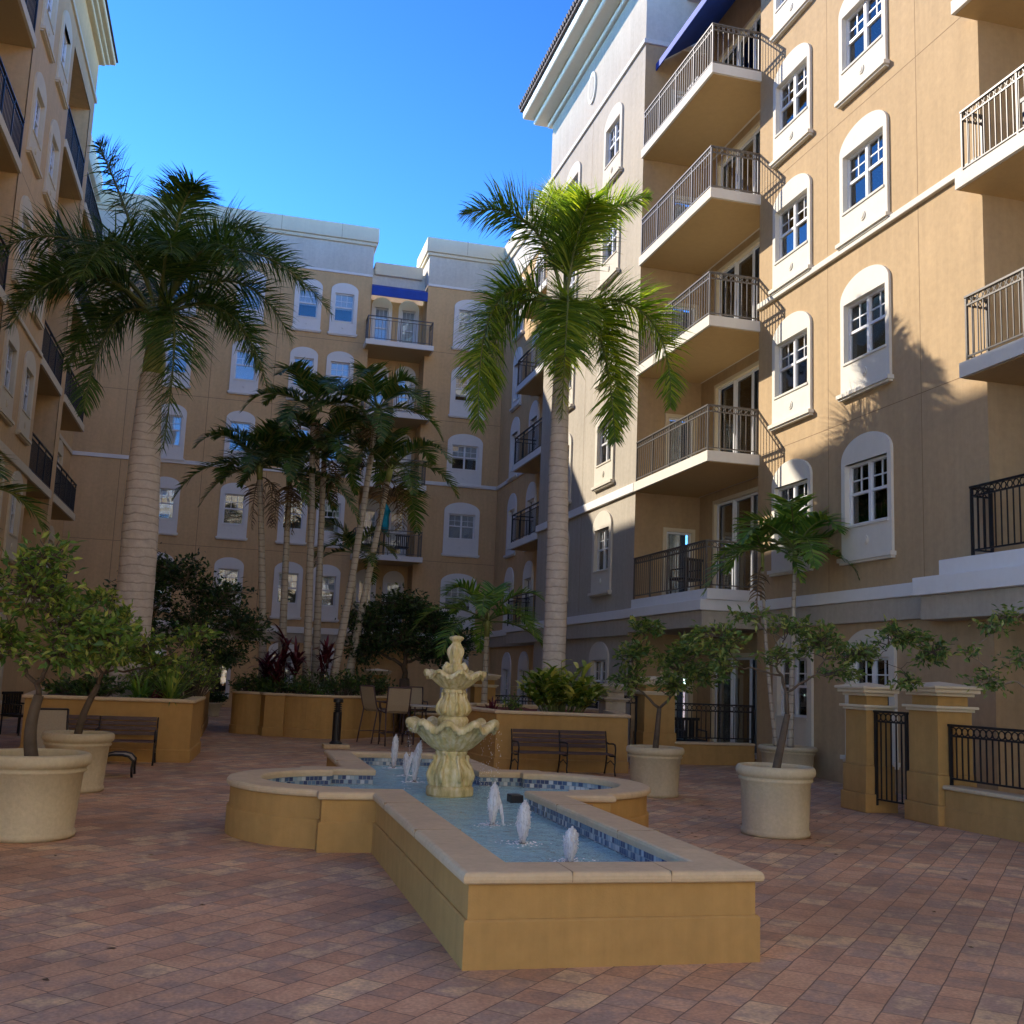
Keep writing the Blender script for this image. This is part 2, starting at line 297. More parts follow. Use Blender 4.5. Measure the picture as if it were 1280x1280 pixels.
# ------------------------------------------------------------------ mesh builder
class MB:
    def __init__(s, T=None): s.v = []; s.f = []; s.m = []; s.T = T
    def add(s, vs, fs, mi=0):
        o = len(s.v)
        s.v += [tuple((s.T @ V(p)) if s.T is not None else p) for p in vs]
        s.f += [tuple(i+o for i in f) for f in fs]; s.m += [mi]*len(fs)
    def box(s, x0, x1, y0, y1, z0, z1, mi=0):
        s.add([(x0,y0,z0),(x1,y0,z0),(x1,y1,z0),(x0,y1,z0),(x0,y0,z1),(x1,y0,z1),(x1,y1,z1),(x0,y1,z1)],
              [(0,3,2,1),(4,5,6,7),(0,1,5,4),(1,2,6,5),(2,3,7,6),(3,0,4,7)], mi)
    def bar(s, p, q, w, h=None, mi=0, up=(0,0,1)):
        p = V(p); q = V(q); h = h or w; d = (q-p)
        if d.length < 1e-6: return
        d.normalize(); u = V(up)
        if abs(d.dot(u)) > .98: u = V((0,1,0))
        a = d.cross(u).normalized()*w/2; b = a.cross(d).normalized()*h/2
        vs = [p-a-b, p+a-b, p+a+b, p-a+b, q-a-b, q+a-b, q+a+b, q-a+b]
        s.add([tuple(x) for x in vs], [(0,1,2,3),(7,6,5,4),(0,4,5,1),(1,5,6,2),(2,6,7,3),(3,7,4,0)], mi)
    def tube(s, pts, rs, n=8, mi=0, cap=True):
        pts = [V(p) for p in pts]; base = len(s.v); vs = []; prev = None
        for i, p in enumerate(pts):
            d = (pts[min(i+1,len(pts)-1)]-pts[max(i-1,0)])
            if d.length < 1e-9: d = V((0,0,1))
            d.normalize()
            if prev is None:
                a = d.cross(V((0,0,1)) if abs(d.z) < .9 else V((1,0,0))).normalized()
            else:
                a = (prev-d*prev.dot(d)).normalized()
            prev = a; b = d.cross(a)
            r = rs[i] if hasattr(rs, '__len__') else rs
            for k in range(n):
                t = 2*PI*k/n; vs.append(tuple(p+a*(r*math.cos(t))+b*(r*math.sin(t))))
        fs = []
        for i in range(len(pts)-1):
            for k in range(n):
                k2 = (k+1) % n; fs.append((i*n+k, i*n+k2, (i+1)*n+k2, (i+1)*n+k))
        if cap: fs += [tuple(range(n-1,-1,-1)), tuple((len(pts)-1)*n+k for k in range(n))]
        s.add(vs, fs, mi)
    def lathe(s, prof, c=(0,0,0), n=32, mi=0, fn=None, cap=True):
        vs = []
        for i, (r, z) in enumerate(prof):
            for k in range(n):
                t = 2*PI*k/n; rr, zz = (r, z) if fn is None else fn(r, z, t, i)
                vs.append((c[0]+rr*math.cos(t), c[1]+rr*math.sin(t), c[2]+zz))
        fs = []
        for i in range(len(prof)-1):
            for k in range(n):
                k2 = (k+1) % n; fs.append((i*n+k, i*n+k2, (i+1)*n+k2, (i+1)*n+k))
        if cap: fs += [tuple(range(n-1,-1,-1)), tuple((len(prof)-1)*n+k for k in range(n))]
        s.add(vs, fs, mi)
    def prism(s, pts, z0, z1, mi=0, top=True):
        n = len(pts); vs = [(x,y,z0) for x,y in pts]+[(x,y,z1) for x,y in pts]
        fs = [(i,(i+1)%n,n+(i+1)%n,n+i) for i in range(n)]
        if top: fs += [tuple(range(n,2*n)), tuple(range(n-1,-1,-1))]
        s.add(vs, fs, mi)
    def build(s, name, mats, parent=None, smooth=False, bevel=0, loc=None):
        me = bpy.data.meshes.new(name)
        off = V((0,0,0))
        if parent is not None: off = V(parent.get('_org', (0,0,0)))
        elif loc is not None: off = V(loc)
        vs = [(a-off[0], b-off[1], c-off[2]) for a,b,c in s.v]
        me.from_pydata(vs, [], s.f)
        if not isinstance(mats, (list, tuple)): mats = [mats]
        for m in mats: me.materials.append(m)
        if len(mats) > 1: me.polygons.foreach_set('material_index', s.m)
        if smooth: me.polygons.foreach_set('use_smooth', [True]*len(me.polygons))
        me.update()
        o = bpy.data.objects.new(name, me); COL.objects.link(o)
        if parent is not None: o.parent = parent; o['_org'] = tuple(off)
        elif loc is not None: o.location = loc; o['_org'] = tuple(loc)
        if bevel:
            b = o.modifiers.new('bevel', 'BEVEL'); b.width = bevel; b.segments = 2; b.limit_method = 'ANGLE'; b.angle_limit = math.radians(50)
        return o

def tag(o, label=None, cat=None, group=None, kind=None):
    if label: o['label'] = label
    if cat: o['category'] = cat
    if group: o['group'] = group
    if kind: o['kind'] = kind
    return o
def thing(name, label, cat, loc=(0,0,0), group=None):
    o = bpy.data.objects.new(name, None); COL.objects.link(o); o.location = loc; o['_org'] = tuple(loc)
    o.empty_display_size = .3
    return tag(o, label, cat, group)
def copy_tree(o, parent=None):
    c = o.copy(); COL.objects.link(c); c.parent = parent
    for ch in list(o.children): copy_tree(ch, c)
    return c
def bez(p0, p1, p2, p3, t):
    a = 1-t; return p0*(a**3)+p1*(3*a*a*t)+p2*(3*a*t*t)+p3*(t**3)
# ------------------------------------------------------------------ facade helpers
def frame(rot, x=0, y=0, z=0): return Matrix.Translation((x, y, z)) @ Matrix.Rotation(math.radians(rot), 4, 'Z')
# a facade frame: local x runs along the wall (left to right seen from the courtyard), local y goes into the building
def FR(X): return frame(-90, X)      # right hand walls, local x = -Y
def FL(X): return frame(90, X)       # left hand walls, local x = +Y
def FB(Y): return frame(0, 0, Y)     # back walls, local x = X

def wall(mb, T, x0, x1, z0, z1, holes=(), rev=.22, mi=0, y=0.):
    mb.T = T
    holes = [h for h in holes if h[1] > x0 and h[0] < x1 and h[3] > z0 and h[2] < z1]
    xs = sorted({x0, x1, *[h[0] for h in holes], *[h[1] for h in holes]}); zs = sorted({z0, z1, *[h[2] for h in holes], *[h[3] for h in holes]})
    for i in range(len(xs)-1):
        for j in range(len(zs)-1):
            cx = (xs[i]+xs[i+1])/2; cz = (zs[j]+zs[j+1])/2
            if any(h[0] < cx < h[1] and h[2] < cz < h[3] for h in holes): continue
            mb.add([(xs[i],y,zs[j]),(xs[i+1],y,zs[j]),(xs[i+1],y,zs[j+1]),(xs[i],y,zs[j+1])], [(0,1,2,3)], mi)
    for a,b,c,d in holes:
        r = y+rev
        mb.add([(a,y,c),(b,y,c),(b,y,d),(a,y,d),(a,r,c),(b,r,c),(b,r,d),(a,r,d)], [(0,4,5,1),(1,5,6,2),(2,6,7,3),(3,7,4,0)], mi)

# window kinds: W surround width, H height to the arch top, rise, glass width, glass z0, z1, lights
KINDS = {
 'D': dict(W=1.5, H=2.13, rise=.40, gw=1.28, g0=.56, g1=1.66, n=2, trim='trim'),
 'S': dict(W=1.08, H=2.1, rise=.32, gw=.76, g0=.50, g1=1.66, n=1, trim='trimw'),
 'W': dict(W=1.45, H=2.1, rise=.36, gw=1.08, g0=.62, g1=1.62, n=2, trim='trimw'),
 'L': dict(W=1.4, H=2.1, rise=.42, gw=1.0, g0=.56, g1=1.62, n=2, trim='trimc'),
 'G': dict(W=1.45, H=2.13, rise=.42, gw=1.12, g0=.56, g1=1.66, n=2, trim='greigetrim'),
 'T': dict(W=1.3, H=2.35, rise=.55, gw=.92, g0=.25, g1=1.72, n=2, trim='trimw'),
 'B': dict(W=.86, H=2.35, rise=.38, gw=.56, g0=.15, g1=1.9, n=1, trim='trimw'),
}
M['greigetrim'] = stucco('greige_trim', (.62, .57, .47), var=.07, bump=.1)
_wm = {}
def win_meshes(kind):
    if kind in _wm: return _wm[kind]
    k = KINDS[kind]; W, H, rise, gw, g0, g1, n = (k[a] for a in ('W','H','rise','gw','g0','g1','n'))
    def mk(mb, name, mat, smooth=False):
        o = mb.build(name, mat); me = o.data; bpy.data.objects.remove(o); me.name = name; return me
    a = MB(); P = .05; iy = .13
    a.box(-W/2, -gw/2, -P, .02, 0, H-rise); a.box(gw/2, W/2, -P, .02, 0, H-rise)
    a.box(-gw/2, gw/2, -P, .02, 0, g0)
    if H-rise > g1: a.box(-gw/2, gw/2, -P, .02, g1, H-rise)
    ns = 20; arc = [(W/2*math.cos(PI*i/ns), H-rise+rise*math.sin(PI*i/ns)) for i in range(ns+1)]
    vs = [(x,-P,z) for x,z in arc]+[(x,.02,z) for x,z in arc]; m = ns+1
    a.add(vs, [tuple(range(m-1,-1,-1))]+[(i,i+1,m+i+1,m+i) for i in range(ns)])
    # inner reveal of the opening, sill, round medallion with a raised rim
    a.add([(-gw/2,-P,g0),(gw/2,-P,g0),(gw/2,-P,g1),(-gw/2,-P,g1),(-gw/2,iy,g0),(gw/2,iy,g0),(gw/2,iy,g1),(-gw/2,iy,g1)], [(0,4,5,1),(1,5,6,2),(2,6,7,3),(3,7,4,0)])
    a.box(-W/2-.05, W/2+.05, -P-.07, .02, -.07, 0)
    a.box(-W/2-.02, W/2+.02, -P-.035, .02, -.11, -.07)
    a.box(-gw/2-.02, gw/2+.02, -P-.02, -P, g0-.04, g0)
    r = .085 if W > 1.2 else .05; q = 20; zc = g0*.47
    for rr, dd in ((r, .018), (r*.62, .028)):
        vs = [(rr*math.cos(2*PI*i/q), -P-dd, zc+rr*math.sin(2*PI*i/q)) for i in range(q)]+[(rr*math.cos(2*PI*i/q), -P, zc+rr*math.sin(2*PI*i/q)) for i in range(q)]
        if g0 > .35: a.add(vs, [tuple(range(q-1,-1,-1))]+[(i,(i+1)%q,q+(i+1)%q,q+i) for i in range(q)])
    sur = mk(a, 'window', M[k['trim']])
    f = MB(); fy0, fy1 = .045, .11; fw = .045
    f.box(-gw/2, -gw/2+fw, fy0, fy1, g0, g1); f.box(gw/2-fw, gw/2, fy0, fy1, g0, g1)
    f.box(-gw/2+fw, gw/2-fw, fy0, fy1, g0, g0+fw); f.box(-gw/2+fw, gw/2-fw, fy0, fy1, g1-fw, g1)
    zm = (g0+g1)/2+.02
    if kind == 'B': zm = g0+.9
    bays = [(-gw/2+fw, gw/2-fw)] if n == 1 else [(-gw/2+fw, -.035), (.035, gw/2-fw)]
    if n == 2: f.box(-.035, .035, fy0-.008, fy1, g0+fw, g1-fw)
    for x0, x1 in bays:
        f.box(x0, x1, fy0+.006, fy1-.006, zm-.025, zm+.025)
        nc = 2 if n == 2 else 3
        for c in range(1, nc): xx = x0+(x1-x0)*c/nc; f.box(xx-.011, xx+.011, fy0+.03, fy1-.02, zm+.025, g1-fw)
        zz = (zm+g1-fw)/2; f.box(x0, x1, fy0+.032, fy1-.022, zz-.011, zz+.011)
    fr = mk(f, 'sash', M['sash'])
    g = MB(); g.box(-gw/2+.02, gw/2-.02, .083, .087, g0+.02, g1-.02); pane = mk(g, 'pane', M['glass'])
    bl = []
    for v in range(5):
        b = MB(); c = (.55, 1., .8, .0, .3)[v]
        zb = g1-(g1-g0)*c
        if c > 0: b.box(-gw/2, gw/2, .115, .128, zb, g1, 0)
        b.box(-gw/2-.02, gw/2+.02, .30, .32, g0-.02, g1+.02, 1)  # near-black sheet, not a blind: stands in for the unlit room
        if v == 4: b.box(-gw/2, -gw/2+gw*.25, .2, .22, g0, g1, 2); b.box(gw/2-gw*.25, gw/2, .2, .22, g0, g1, 2)
        bl.append(mk(b, 'blind', [M['blind'], M['room'], M['curtain']]))
    _wm[kind] = (sur, fr, pane, bl); return _wm[kind]

def put(me, name, parent, loc, rot):
    o = bpy.data.objects.new(name, me); COL.objects.link(o); o.parent = parent
    o.location = loc; o.rotation_euler = (0,0,rot); return o
def window(kind, T, x, z, parent, var=None):
    sur, fr, pane, bl = win_meshes(kind)
    p = T @ V((x, 0, z)); rot = T.to_euler().z
    off = V(parent.get('_org', (0,0,0)))
    w = put(sur, 'window', parent, p-off, rot)
    put(fr, 'sash', w, (0,0,0), 0); pn = put(pane, 'pane', w, (0,0,0), 0); pn.rotation_euler = (R.uniform(-.004,.004), 0, R.uniform(-.006,.006))
    v = R.choice((0,0,1,1,1,2,2,4)) if var is None else var
    put(bl[v], 'blind', w, (0,0,0), 0)
    k = KINDS[kind]; return (x-k['gw']/2-.001, x+k['gw']/2+.001, z+k['g0']-.001, z+k['g1']+.001)

def door(T, x0, x1, z0, z1, parent, lights=2, mat='trimc', dark=False, grid=False):
    f = MB(T); fw = .09; d0, d1 = -.04, .10
    f.box(x0-fw, x0, d0, d1, z0, z1+fw); f.box(x1, x1+fw, d0, d1, z0, z1+fw); f.box(x0, x1, d0, d1, z1, z1+fw)
    o = f.build('door', M[mat], parent)
    s = MB(T); w = (x1-x0)/lights
    for i in range(lights):
        a = x0+w*i; b = a+w; q = .05; y0 = .03+.03*(i % 2); y1 = y0+.04
        s.box(a, a+q, y0, y1, z0, z1); s.box(b-q, b, y0, y1, z0, z1); s.box(a+q, b-q, y0, y1, z0, z0+.12); s.box(a+q, b-q, y0, y1, z1-q, z1)
        if grid:
            s.box((a+b)/2-.01, (a+b)/2+.01, y0+.01, y1-.005, z0+.12, z1-q)
            for kk in range(1, 4): zz = z0+(z1-z0)*kk/4; s.box(a+q, b-q, y0+.012, y1-.007, zz-.01, zz+.01)
    s.build('sash', M['sash'], o)
    g = MB(T); g.box(x0+.01, x1-.01, .105, .109, z0+.01, z1-.01); g.build('pane', M['glassdark' if dark else 'glass'], o)
    b = MB(T); b.box(x0, x1, .34, .36, z0, z1, 0)  # dark backing sheet in place of an unlit interior, the only piece if dark
    if not dark:
        n = int((x1-x0)/.09)
        for i in range(n):
            if i > n*.62: break
            b.box(x0+.09*i, x0+.09*i+.08, .20+.01*(i % 2), .21+.01*(i % 2), z0+.03, z1-.02, 1)
    b.build('blind', [M['room'], M['curtain']], o)
    return (x0-.001, x1+.001, z0-.001, z1+.001)

def railing(mb, path, z, h=.98, fancy=True, sp=.115, post=1.05, rings=True):
    """iron railing along a polyline of (x, y): posts, two top rails with rings between them, bottom rail, balusters"""
    for i in range(len(path)-1):
        a = V((*path[i], 0)); b = V((*path[i+1], 0)); L = (b-a).length; d = (b-a).normalized()
        at = lambda t, zz: (a.x+d.x*t, a.y+d.y*t, zz)
        mb.bar(at(-.02,z+h), at(L+.02,z+h), .055, .03); mb.bar(at(0,z+h-.13), at(L,z+h-.13), .028, .022); mb.bar(at(0,z+.08), at(L,z+.08), .028, .022)
        npst = max(1, round(L/post))
        for k in range(1 if i else 0, npst+1): mb.bar(at(L*k/npst,z), at(L*k/npst,z+h-.015), .036, .036, up=(d.x,d.y,0))
        nb = max(2, round(L/sp))
        for k in range(1, nb):
            t = L*k/nb
            if min(abs(t-L*j/npst) for j in range(npst+1)) < .03: continue
            mb.bar(at(t,z+.09), at(t,z+h-.14), .015, .015, up=(d.x,d.y,0))
        if rings:
            for k in range(nb):
                t = L*(k+.5)/nb; q = 8; r = .05; zc = z+h-.072
                pts = [at(t+r*math.cos(2*PI*j/q), zc+r*math.sin(2*PI*j/q)) for j in range(q+1)]
                for j in range(q): mb.bar(pts[j], pts[j+1], .012, .012)

def balcony(parent, x0, x1, y0, y1, ztop, path, th=.22, mat='trim', under='soffit', rail='bronze', label=None, **kw):
    s = MB(); s.box(x0, x1, y0, y1, ztop-th, ztop, 0)
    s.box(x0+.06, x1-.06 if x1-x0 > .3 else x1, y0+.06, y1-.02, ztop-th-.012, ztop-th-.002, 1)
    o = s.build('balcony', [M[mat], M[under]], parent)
    r = MB(); railing(r, path, ztop, **kw); r.build('railing', M[rail], o)
    return o

# =================================================================== RIGHT WING
rw = thing('apartment_wing', 'tan and greige stuccoed apartment wing on the right with sunlit stacked balconies', 'building', (10.42, 20, 0))
X1, X2, X3 = 10.42, 9.3, 10.15
FLR = [0, 3.5, 6.35, 9.25, 12.1, 14.98]
T1, T2, T3 = FR(X1), FR(X2), FR(X3)
m = MB(); h1 = []
for Y in (16.07, 18.63):
    for k, z in enumerate((3.86, 6.83, 9.70, 12.52, 15.4)): h1.append(window('D', T1, -Y, z, rw, var=(4 if (k == 1 and Y < 17) else None)))
h1.append(window('G', T1, -18.58, .48, rw)); h1.append(window('G', T1, -16.02, .48, rw))
wall(m, T1, -20.05, -13.0, 0, 19.4, h1)
# joints in the stucco
m.T = T1
for Y in (14.55, 17.32):
    m.box(-Y-.006, -Y+.006, -.0015, .01, 3.3, 9.5, 1); m.box(-Y-.006, -Y+.006, -.0015, .01, 9.7, 19.4, 1)
for z in (6.33, 12.15): m.box(-20.05, -13.0, -.0018, .01, z-.006, z+.006, 1)
m.build('wall', [M['tan'], M['joint']], rw)
# recess of the middle balcony bay
XB = 11.0; m = MB(); TB = FR(XB); hb = []
for k, z in enumerate(FLR):
    if k: hb.append(door(TB, -23.3, -20.7, z+.02, z+2.32, rw, 3, dark=(k == 1 or k == 4)))
    else: hb.append(door(TB, -23.3, -20.7, .05, 2.2, rw, 3, dark=True))
wall(m, TB, -24.2, -20.05, 0, 19.4, hb)
TS = FB(24.2); hs = []
for k in range(6):
    z = FLR[k]; hs.append(door(TS, 10.12, 10.78, z+.02, z+1.72 if k else 1.75, rw, 1))
wall(m, TS, X2, XB, 0, 17.95, hs)
m.T = None
m.add([(X1,20.05,0),(XB,20.05,0),(XB,20.05,19.4),(X1,20.05,19.4)], [(0,1,2,3)])
m.build('wall', M['tan'], rw)
m = MB(); wall(m, TS, X2, XB, 18.08, 20.5); m.build('wall', M['pale'], rw)
# R2: the projecting greige block
m = MB(); h2 = []
zz2 = (3.84, 6.70, 9.55, 12.40, 15.25)
for k, z in enumerate(zz2):
    h2.append(window('G', T2, -26.48, z, rw)); h2.append(window('G', T2, -30.1, z, rw))
h2.append(window('G', T2, -26.48, .42, rw)); h2.append(window('G', T2, -30.1, .42, rw))
wall(m, T2, -32.75, -24.2, 0, 20.6, h2)
m.T = None; m.add([(X2,32.75,0),(X2,32.75,20.6),(11.5,32.75,20.6),(11.5,32.75,0)], [(0,1,2,3)])
m.T = T2
for Y in (28.35,): m.box(-Y-.006, -Y+.006, -.0015, .01, 3.4, 6.1, 1); m.box(-Y-.006, -Y+.006, -.0015, .01, 6.4, 17.9, 1)
m.build('wall', [M['greige'], M['joint']], rw)
# oval medallion high on the block
m = MB(T2); q = 32
for rr, dd in ((1., .05), (.74, .06)):
    vs = [(-28.5+.34*rr*math.cos(2*PI*i/q), -dd, 19.08+.50*rr*math.sin(2*PI*i/q)) for i in range(q)]+[(-28.5+.34*rr*math.cos(2*PI*i/q), 0, 19.08+.50*rr*math.sin(2*PI*i/q)) for i in range(q)]
    m.add(vs, [tuple(range(q-1,-1,-1))]+[(i,(i+1)%q,q+(i+1)%q,q+i) for i in range(q)], 0 if rr == 1 else 1)
m.build('medallion', [M['trim'], M['greige']], rw)
# R3: the lower link towards the back
m = MB(); h3 = []
for k, z in enumerate((3.3, 6.15, 9.15, 11.95, 14.8)):
    h3.append(window('T', T3, -36.7, z, rw)); h3.append(window('T', T3, -39.4, z, rw))
h3.append(window('T', T3, -36.9, .1, rw)); h3.append(window('T', T3, -39.3, .1, rw))
wall(m, T3, -42.0, -32.75, 0, 17.35, h3)
m.build('wall', M['tanlift'], rw)
m = MB(); wall(m, T3, -42.0, -32.75, 17.45, 19.0); m.T = None; m.box(X3+.05, 14, 32.8, 42, 18.6, 18.8)
m.build('parapet_wall', M['pale'], rw)
m = MB(); m.box(X3-.16, X3+.3, 32.75, 41.9, 18.85, 19.45); m.box(X3-.08, X3+.3, 32.75, 41.9, 18.6, 18.85); m.build('cornice', M['cornice'], rw, bevel=.03)
# eave of the projecting block, soffit steps and tile edge
m = MB(); m.box(X2-.12, 13, 23.8, 33.0, 20.05, 20.22, 0); m.box(X2-.55, 13, 23.5, 33.25, 20.22, 20.42, 0); m.box(X2-.92, 13, 23.2, 33.35, 20.42, 20.72, 0)
m.build('eave', M['trim'], rw, bevel=.05)
m = MB(); m.box(X2-1.0, 13, 23.1, 33.43, 20.72, 20.82)
for i in range(52):
    y = 23.15+i*.2; m.tube([(X2-1.06, y, 20.86), (13, y, 22.2)], .075, 6)
m.build('roof', M['rooftile'], rw)
# strings and ledges
def strip(parent, name, mat, rects, bevel=.012):
    b = MB()
    for r in rects: b.box(*r)
    return b.build(name, M[mat], parent, bevel=bevel)
strip(rw, 'string_course', 'trim', [(X1-.07, X1+.03, 13.0, 20.05, 9.50, 9.62)])
strip(rw, 'string_course', 'trim', [(X1-.07, X1+.03, 13.0, 20.05, 18.0, 18.12)]); strip(rw, 'string_course', 'trim', [(X2-.06, X2+.03, 24.14, 32.81, 17.95, 18.08), (X2+.03, XB-.01, 24.14, 24.22, 17.95, 18.08)])
strip(rw, 'string_course', 'trimw', [(X2-.07, X2+.03, 24.19, 32.82, 6.13, 6.35)]); strip(rw, 'string_course', 'trimw', [(X3-.06, X3+.03, 32.82, 41.93, 9.02, 9.17)]); strip(rw, 'string_course', 'trimw', [(X3-.05, X3+.03, 32.75, 42.0, 17.35, 17.45)])
# first floor ledge: white band over a stucco fascia, running round every bay
strip(rw, 'ledge', 'trimw', [(X1-.14, X1+.03, 14.1, 20.0, 3.08, 3.29), (X2-.17, X1+.03, 20.0, 24.3, 3.06, 3.28), (X2-.14, X2+.03, 24.3, 32.85, 3.06, 3.28), (X2-.02, X3+.03, 32.85, 36.4, 3.06, 3.28), (X3-.14, X3+.03, 36.4, 41.9, 3.06, 3.28),
      (X2-.05, XB, 19.95, 24.2, 3.281, 3.50)])
strip(rw, 'fascia', 'greige', [(X1-.10, X1+.03, 14.1, 19.9, 2.72, 3.08), (X2-.11, XB, 20.06, 24.26, 2.72, 3.06), (X2-.10, X2+.03, 24.26, 32.8, 2.66, 3.06), (X2+.02, X3+.03, 32.8, 36.35, 2.66, 3.06), (X3-.10, X3+.03, 36.35, 41.9, 2.66, 3.06)])
# stacked balconies of the middle bay
for k in range(1, 6):
    z = FLR[k]
    fr = X2-.06
    pth = [(fr+.05, 24.12), (fr+.05, 20.09), (X1-.02, 20.09)]
    if k > 1: balcony(rw, fr, XB, 20.0, 24.2, z, pth, sp=.125)
    else:
        r = MB(); railing(r, pth, z+.005, sp=.125); r.build('railing', M['bronze'], rw)
for z in (6.17, 8.95, 11.8, 14.65):
    balcony(rw, X2-.02, X3+.05, 32.76, 36.3, z, [(X2+.04, 32.82), (X2+.04, 36.24), (X3-.02, 36.24)], mat='trimw', rail='black', sp=.13, rings=False)
r = MB(); railing(r, [(X2+.04, 32.9), (X2+.04, 36.3), (X3-.02, 36.3)], 3.285, sp=.13, rings=False); r.build('railing', M['black'], rw)
# near balconies at the frame edge
m = MB(); TN = FR(11.9); hn = []
for k in range(1, 6): hn.append(door(TN, -12.3, -9.6, FLR[k]+.02, FLR[k]+2.3, rw, 3, dark=(k == 3)))
wall(m, TN, -13.0, -8.5, 0, 19.4, hn); m.T = None
m.add([(X1,13.0,0),(11.9,13.0,0),(11.9,13.0,19.4),(X1,13.0,19.4)], [(3,2,1,0)])
m.add([(X1,8.5,0),(11.9,8.5,0),(11.9,8.5,19.4),(X1,8.5,19.4)], [(0,1,2,3)])
wall(m, T1, -8.5, 15.0, 0, 19.4)
m.build('wall', M['tan'], rw)
# the wing turns the corner behind the photographer: the sunlit wall that the far windows mirror
m = MB(); TF = frame(180, 0, -15.0); hf = []
for k, z in enumerate((.5, 3.86, 6.83, 9.70, 12.52, 15.4)):
    for x in (-8.6, -5.4, -1.2, 2.0, 6.2, 9.4, 13.0): hf.append(window('S', TF, x, z, rw, var=1))
wall(m, TF, -10.42, 16.0, 0, 17.9, hf); wall(m, TF, -10.42, 16.0, 18.0, 19.6)
m.build('wall', M['sand'], rw)
m = MB(); m.box(-16, 10.42, -15.5, -14.85, 19.3, 20.0); m.box(-16, 10.42, -15.02, -14.92, 17.9, 18.0); m.build('cornice', M['cornice'], rw)
for k in range(2, 6):
    z = FLR[k]+.0
    balcony(rw, 9.98, 11.9, 8.2, 13.04, z, [(10.42-.02, 12.94), (10.05, 12.94), (10.05, 8.25)], sp=.12)
strip(rw, 'ledge', 'trimw', [(9.98, 10.6, 8.2, 13.6, 3.29, 3.52), (9.88, 10.6, 8.2, 14.1, 3.02, 3.289)])
strip(rw, 'fascia', 'greige', [(9.98, 11.9, 8.2, 14.05, 2.66, 3.02)])
r = MB(); railing(r, [(10.38, 12.94), (10.06, 12.94), (10.06, 8.25)], 3.525, sp=.12); r.build('railing', M['black'], rw)
# roof deck, blue awning on the top floor of the middle bay
m = MB(); m.box(X1, 16, 2, 24.2, 19.4, 19.6); m.build('roof', M['pale'], rw)
m = MB(); a = [(X2-.2, 17.35), (X1+.55, 18.75)]
m.add([(X2-.15,20.1,17.40),(X2-.15,24.15,17.40),(XB,24.15,18.75),(XB,20.1,18.75),(X2-.15,20.1,17.22),(X2-.15,24.15,17.22),(X2-.12,24.15,17.22),(X2-.12,20.1,17.22)],
      [(0,1,2,3),(0,4,5,1),(4,7,6,5)])
m.add([(X2-.15,20.1,17.40),(XB,20.1,18.75),(XB,20.1,17.40)], [(0,1,2)])
m.v = [(a+.42, b, c) for a, b, c in m.v]
m.build('awning', M['awning'], rw)

# =================================================================== BACK WING
bw = thing('apartment_wing', 'tan stuccoed apartment block closing the far end of the courtyard under a cream cornice', 'building', (2, 42, 0))
YB = 42.0; T = FB(YB); m = MB(); h = []
FB_ = [3.13, 6.0, 8.83, 11.68, 14.53]
for k, f in enumerate(FB_):
    z = f+.38
    for i, x in enumerate((-2.72, -.17, 2.05, 3.48)):
        h.append(window('S', T, x, z-(.02*i), bw, var=(3 if k == 1 and i in (1, 2) else None)))
    h.append(window('W', T, 8.72, z-.08, bw))
for x in (-2.7, 2.05, 3.48, 8.72): h.append(window('S', T, x, .42, bw))
h.append(door(T, -.75, .1, .35, 1.9, bw, 1, 'trimw', True))
wall(m, T, -6.15, 4.55, 0, 17.35, h); wall(m, T, 6.85, 10.15, 0, 17.3, h)
m.T = T
for x in (-4.4, -1.45, .95, 5.9):
    if x < 4.5: m.box(x-.008, x+.008, -.0015, .01, 3.2, 9.0, 1); m.box(x-.008, x+.008, -.0015, .01, 9.2, 17.3, 1)
for z in (5.95, 11.7, 14.55): m.box(-6.15, 4.55, -.0018, .01, z-.007, z+.007, 1); m.box(6.85, 10.15, -.0018, .01, z-.007, z+.007, 1)
m.T = None
m.add([(4.55,42,0),(4.55,43.2,0),(4.55,43.2,17.35),(4.55,42,17.35)], [(0,1,2,3)]); m.add([(6.85,42,0),(6.85,43.2,0),(6.85,43.2,17.3),(6.85,42,17.3)], [(3,2,1,0)])
TR = FB(43.2); hr = []
for k, f in enumerate(FB_):
    for x in (5.15, 6.28): hr.append(window('B', TR, x, f+.1, bw, var=(1 if k != 1 else 2)))
wall(m, TR, 4.55, 6.85, 0, 16.85, hr)
m.build('wall', [M['tanlift'], M['joint']], bw)
m = MB(); wall(m, T, -6.15, 4.55, 17.45, 19.0); wall(m, T, 6.85, 10.15, 17.4, 19.0); wall(m, FB(42.75), 4.55, 6.85, 16.9, 18.0)
m.T = None
m.add([(4.55,42,17.45),(4.55,44,17.45),(4.55,44,19.0),(4.55,42,19.0)], [(0,1,2,3)]); m.add([(6.85,42,17.4),(6.85,44,17.4),(6.85,44,19.0),(6.85,42,19.0)], [(3,2,1,0)])
m.box(-8, 4.5, 42.05, 52, 18.5, 18.7); m.box(6.9, 14, 42.05, 52, 18.5, 18.7); m.box(4.5, 6.9, 42.8, 52, 17.6, 17.8)
m.build('parapet_wall', M['pale'], bw)
m = MB()
for x0, x1, y, z0 in ((-6.3, 4.70, 41.84, 18.8), (6.70, 10.0, 41.84, 18.75)):
    m.box(x0, x1, y, 44.5, z0, z0+.62); m.box(x0+.06, x1-.06, y+.07, 44.4, z0-.14, z0)
m.box(4.70, 6.70, 42.6, 44.3, 17.75, 18.28)
m.build('cornice', M['cornice'], bw, bevel=.03)
m = MB()
for x in (-2.9, .8, 3.2, 8.4): m.box(x-.006, x+.006, 41.838, 41.85, 18.8, 19.42)
m.build('cornice_joint', M['joint'], bw)
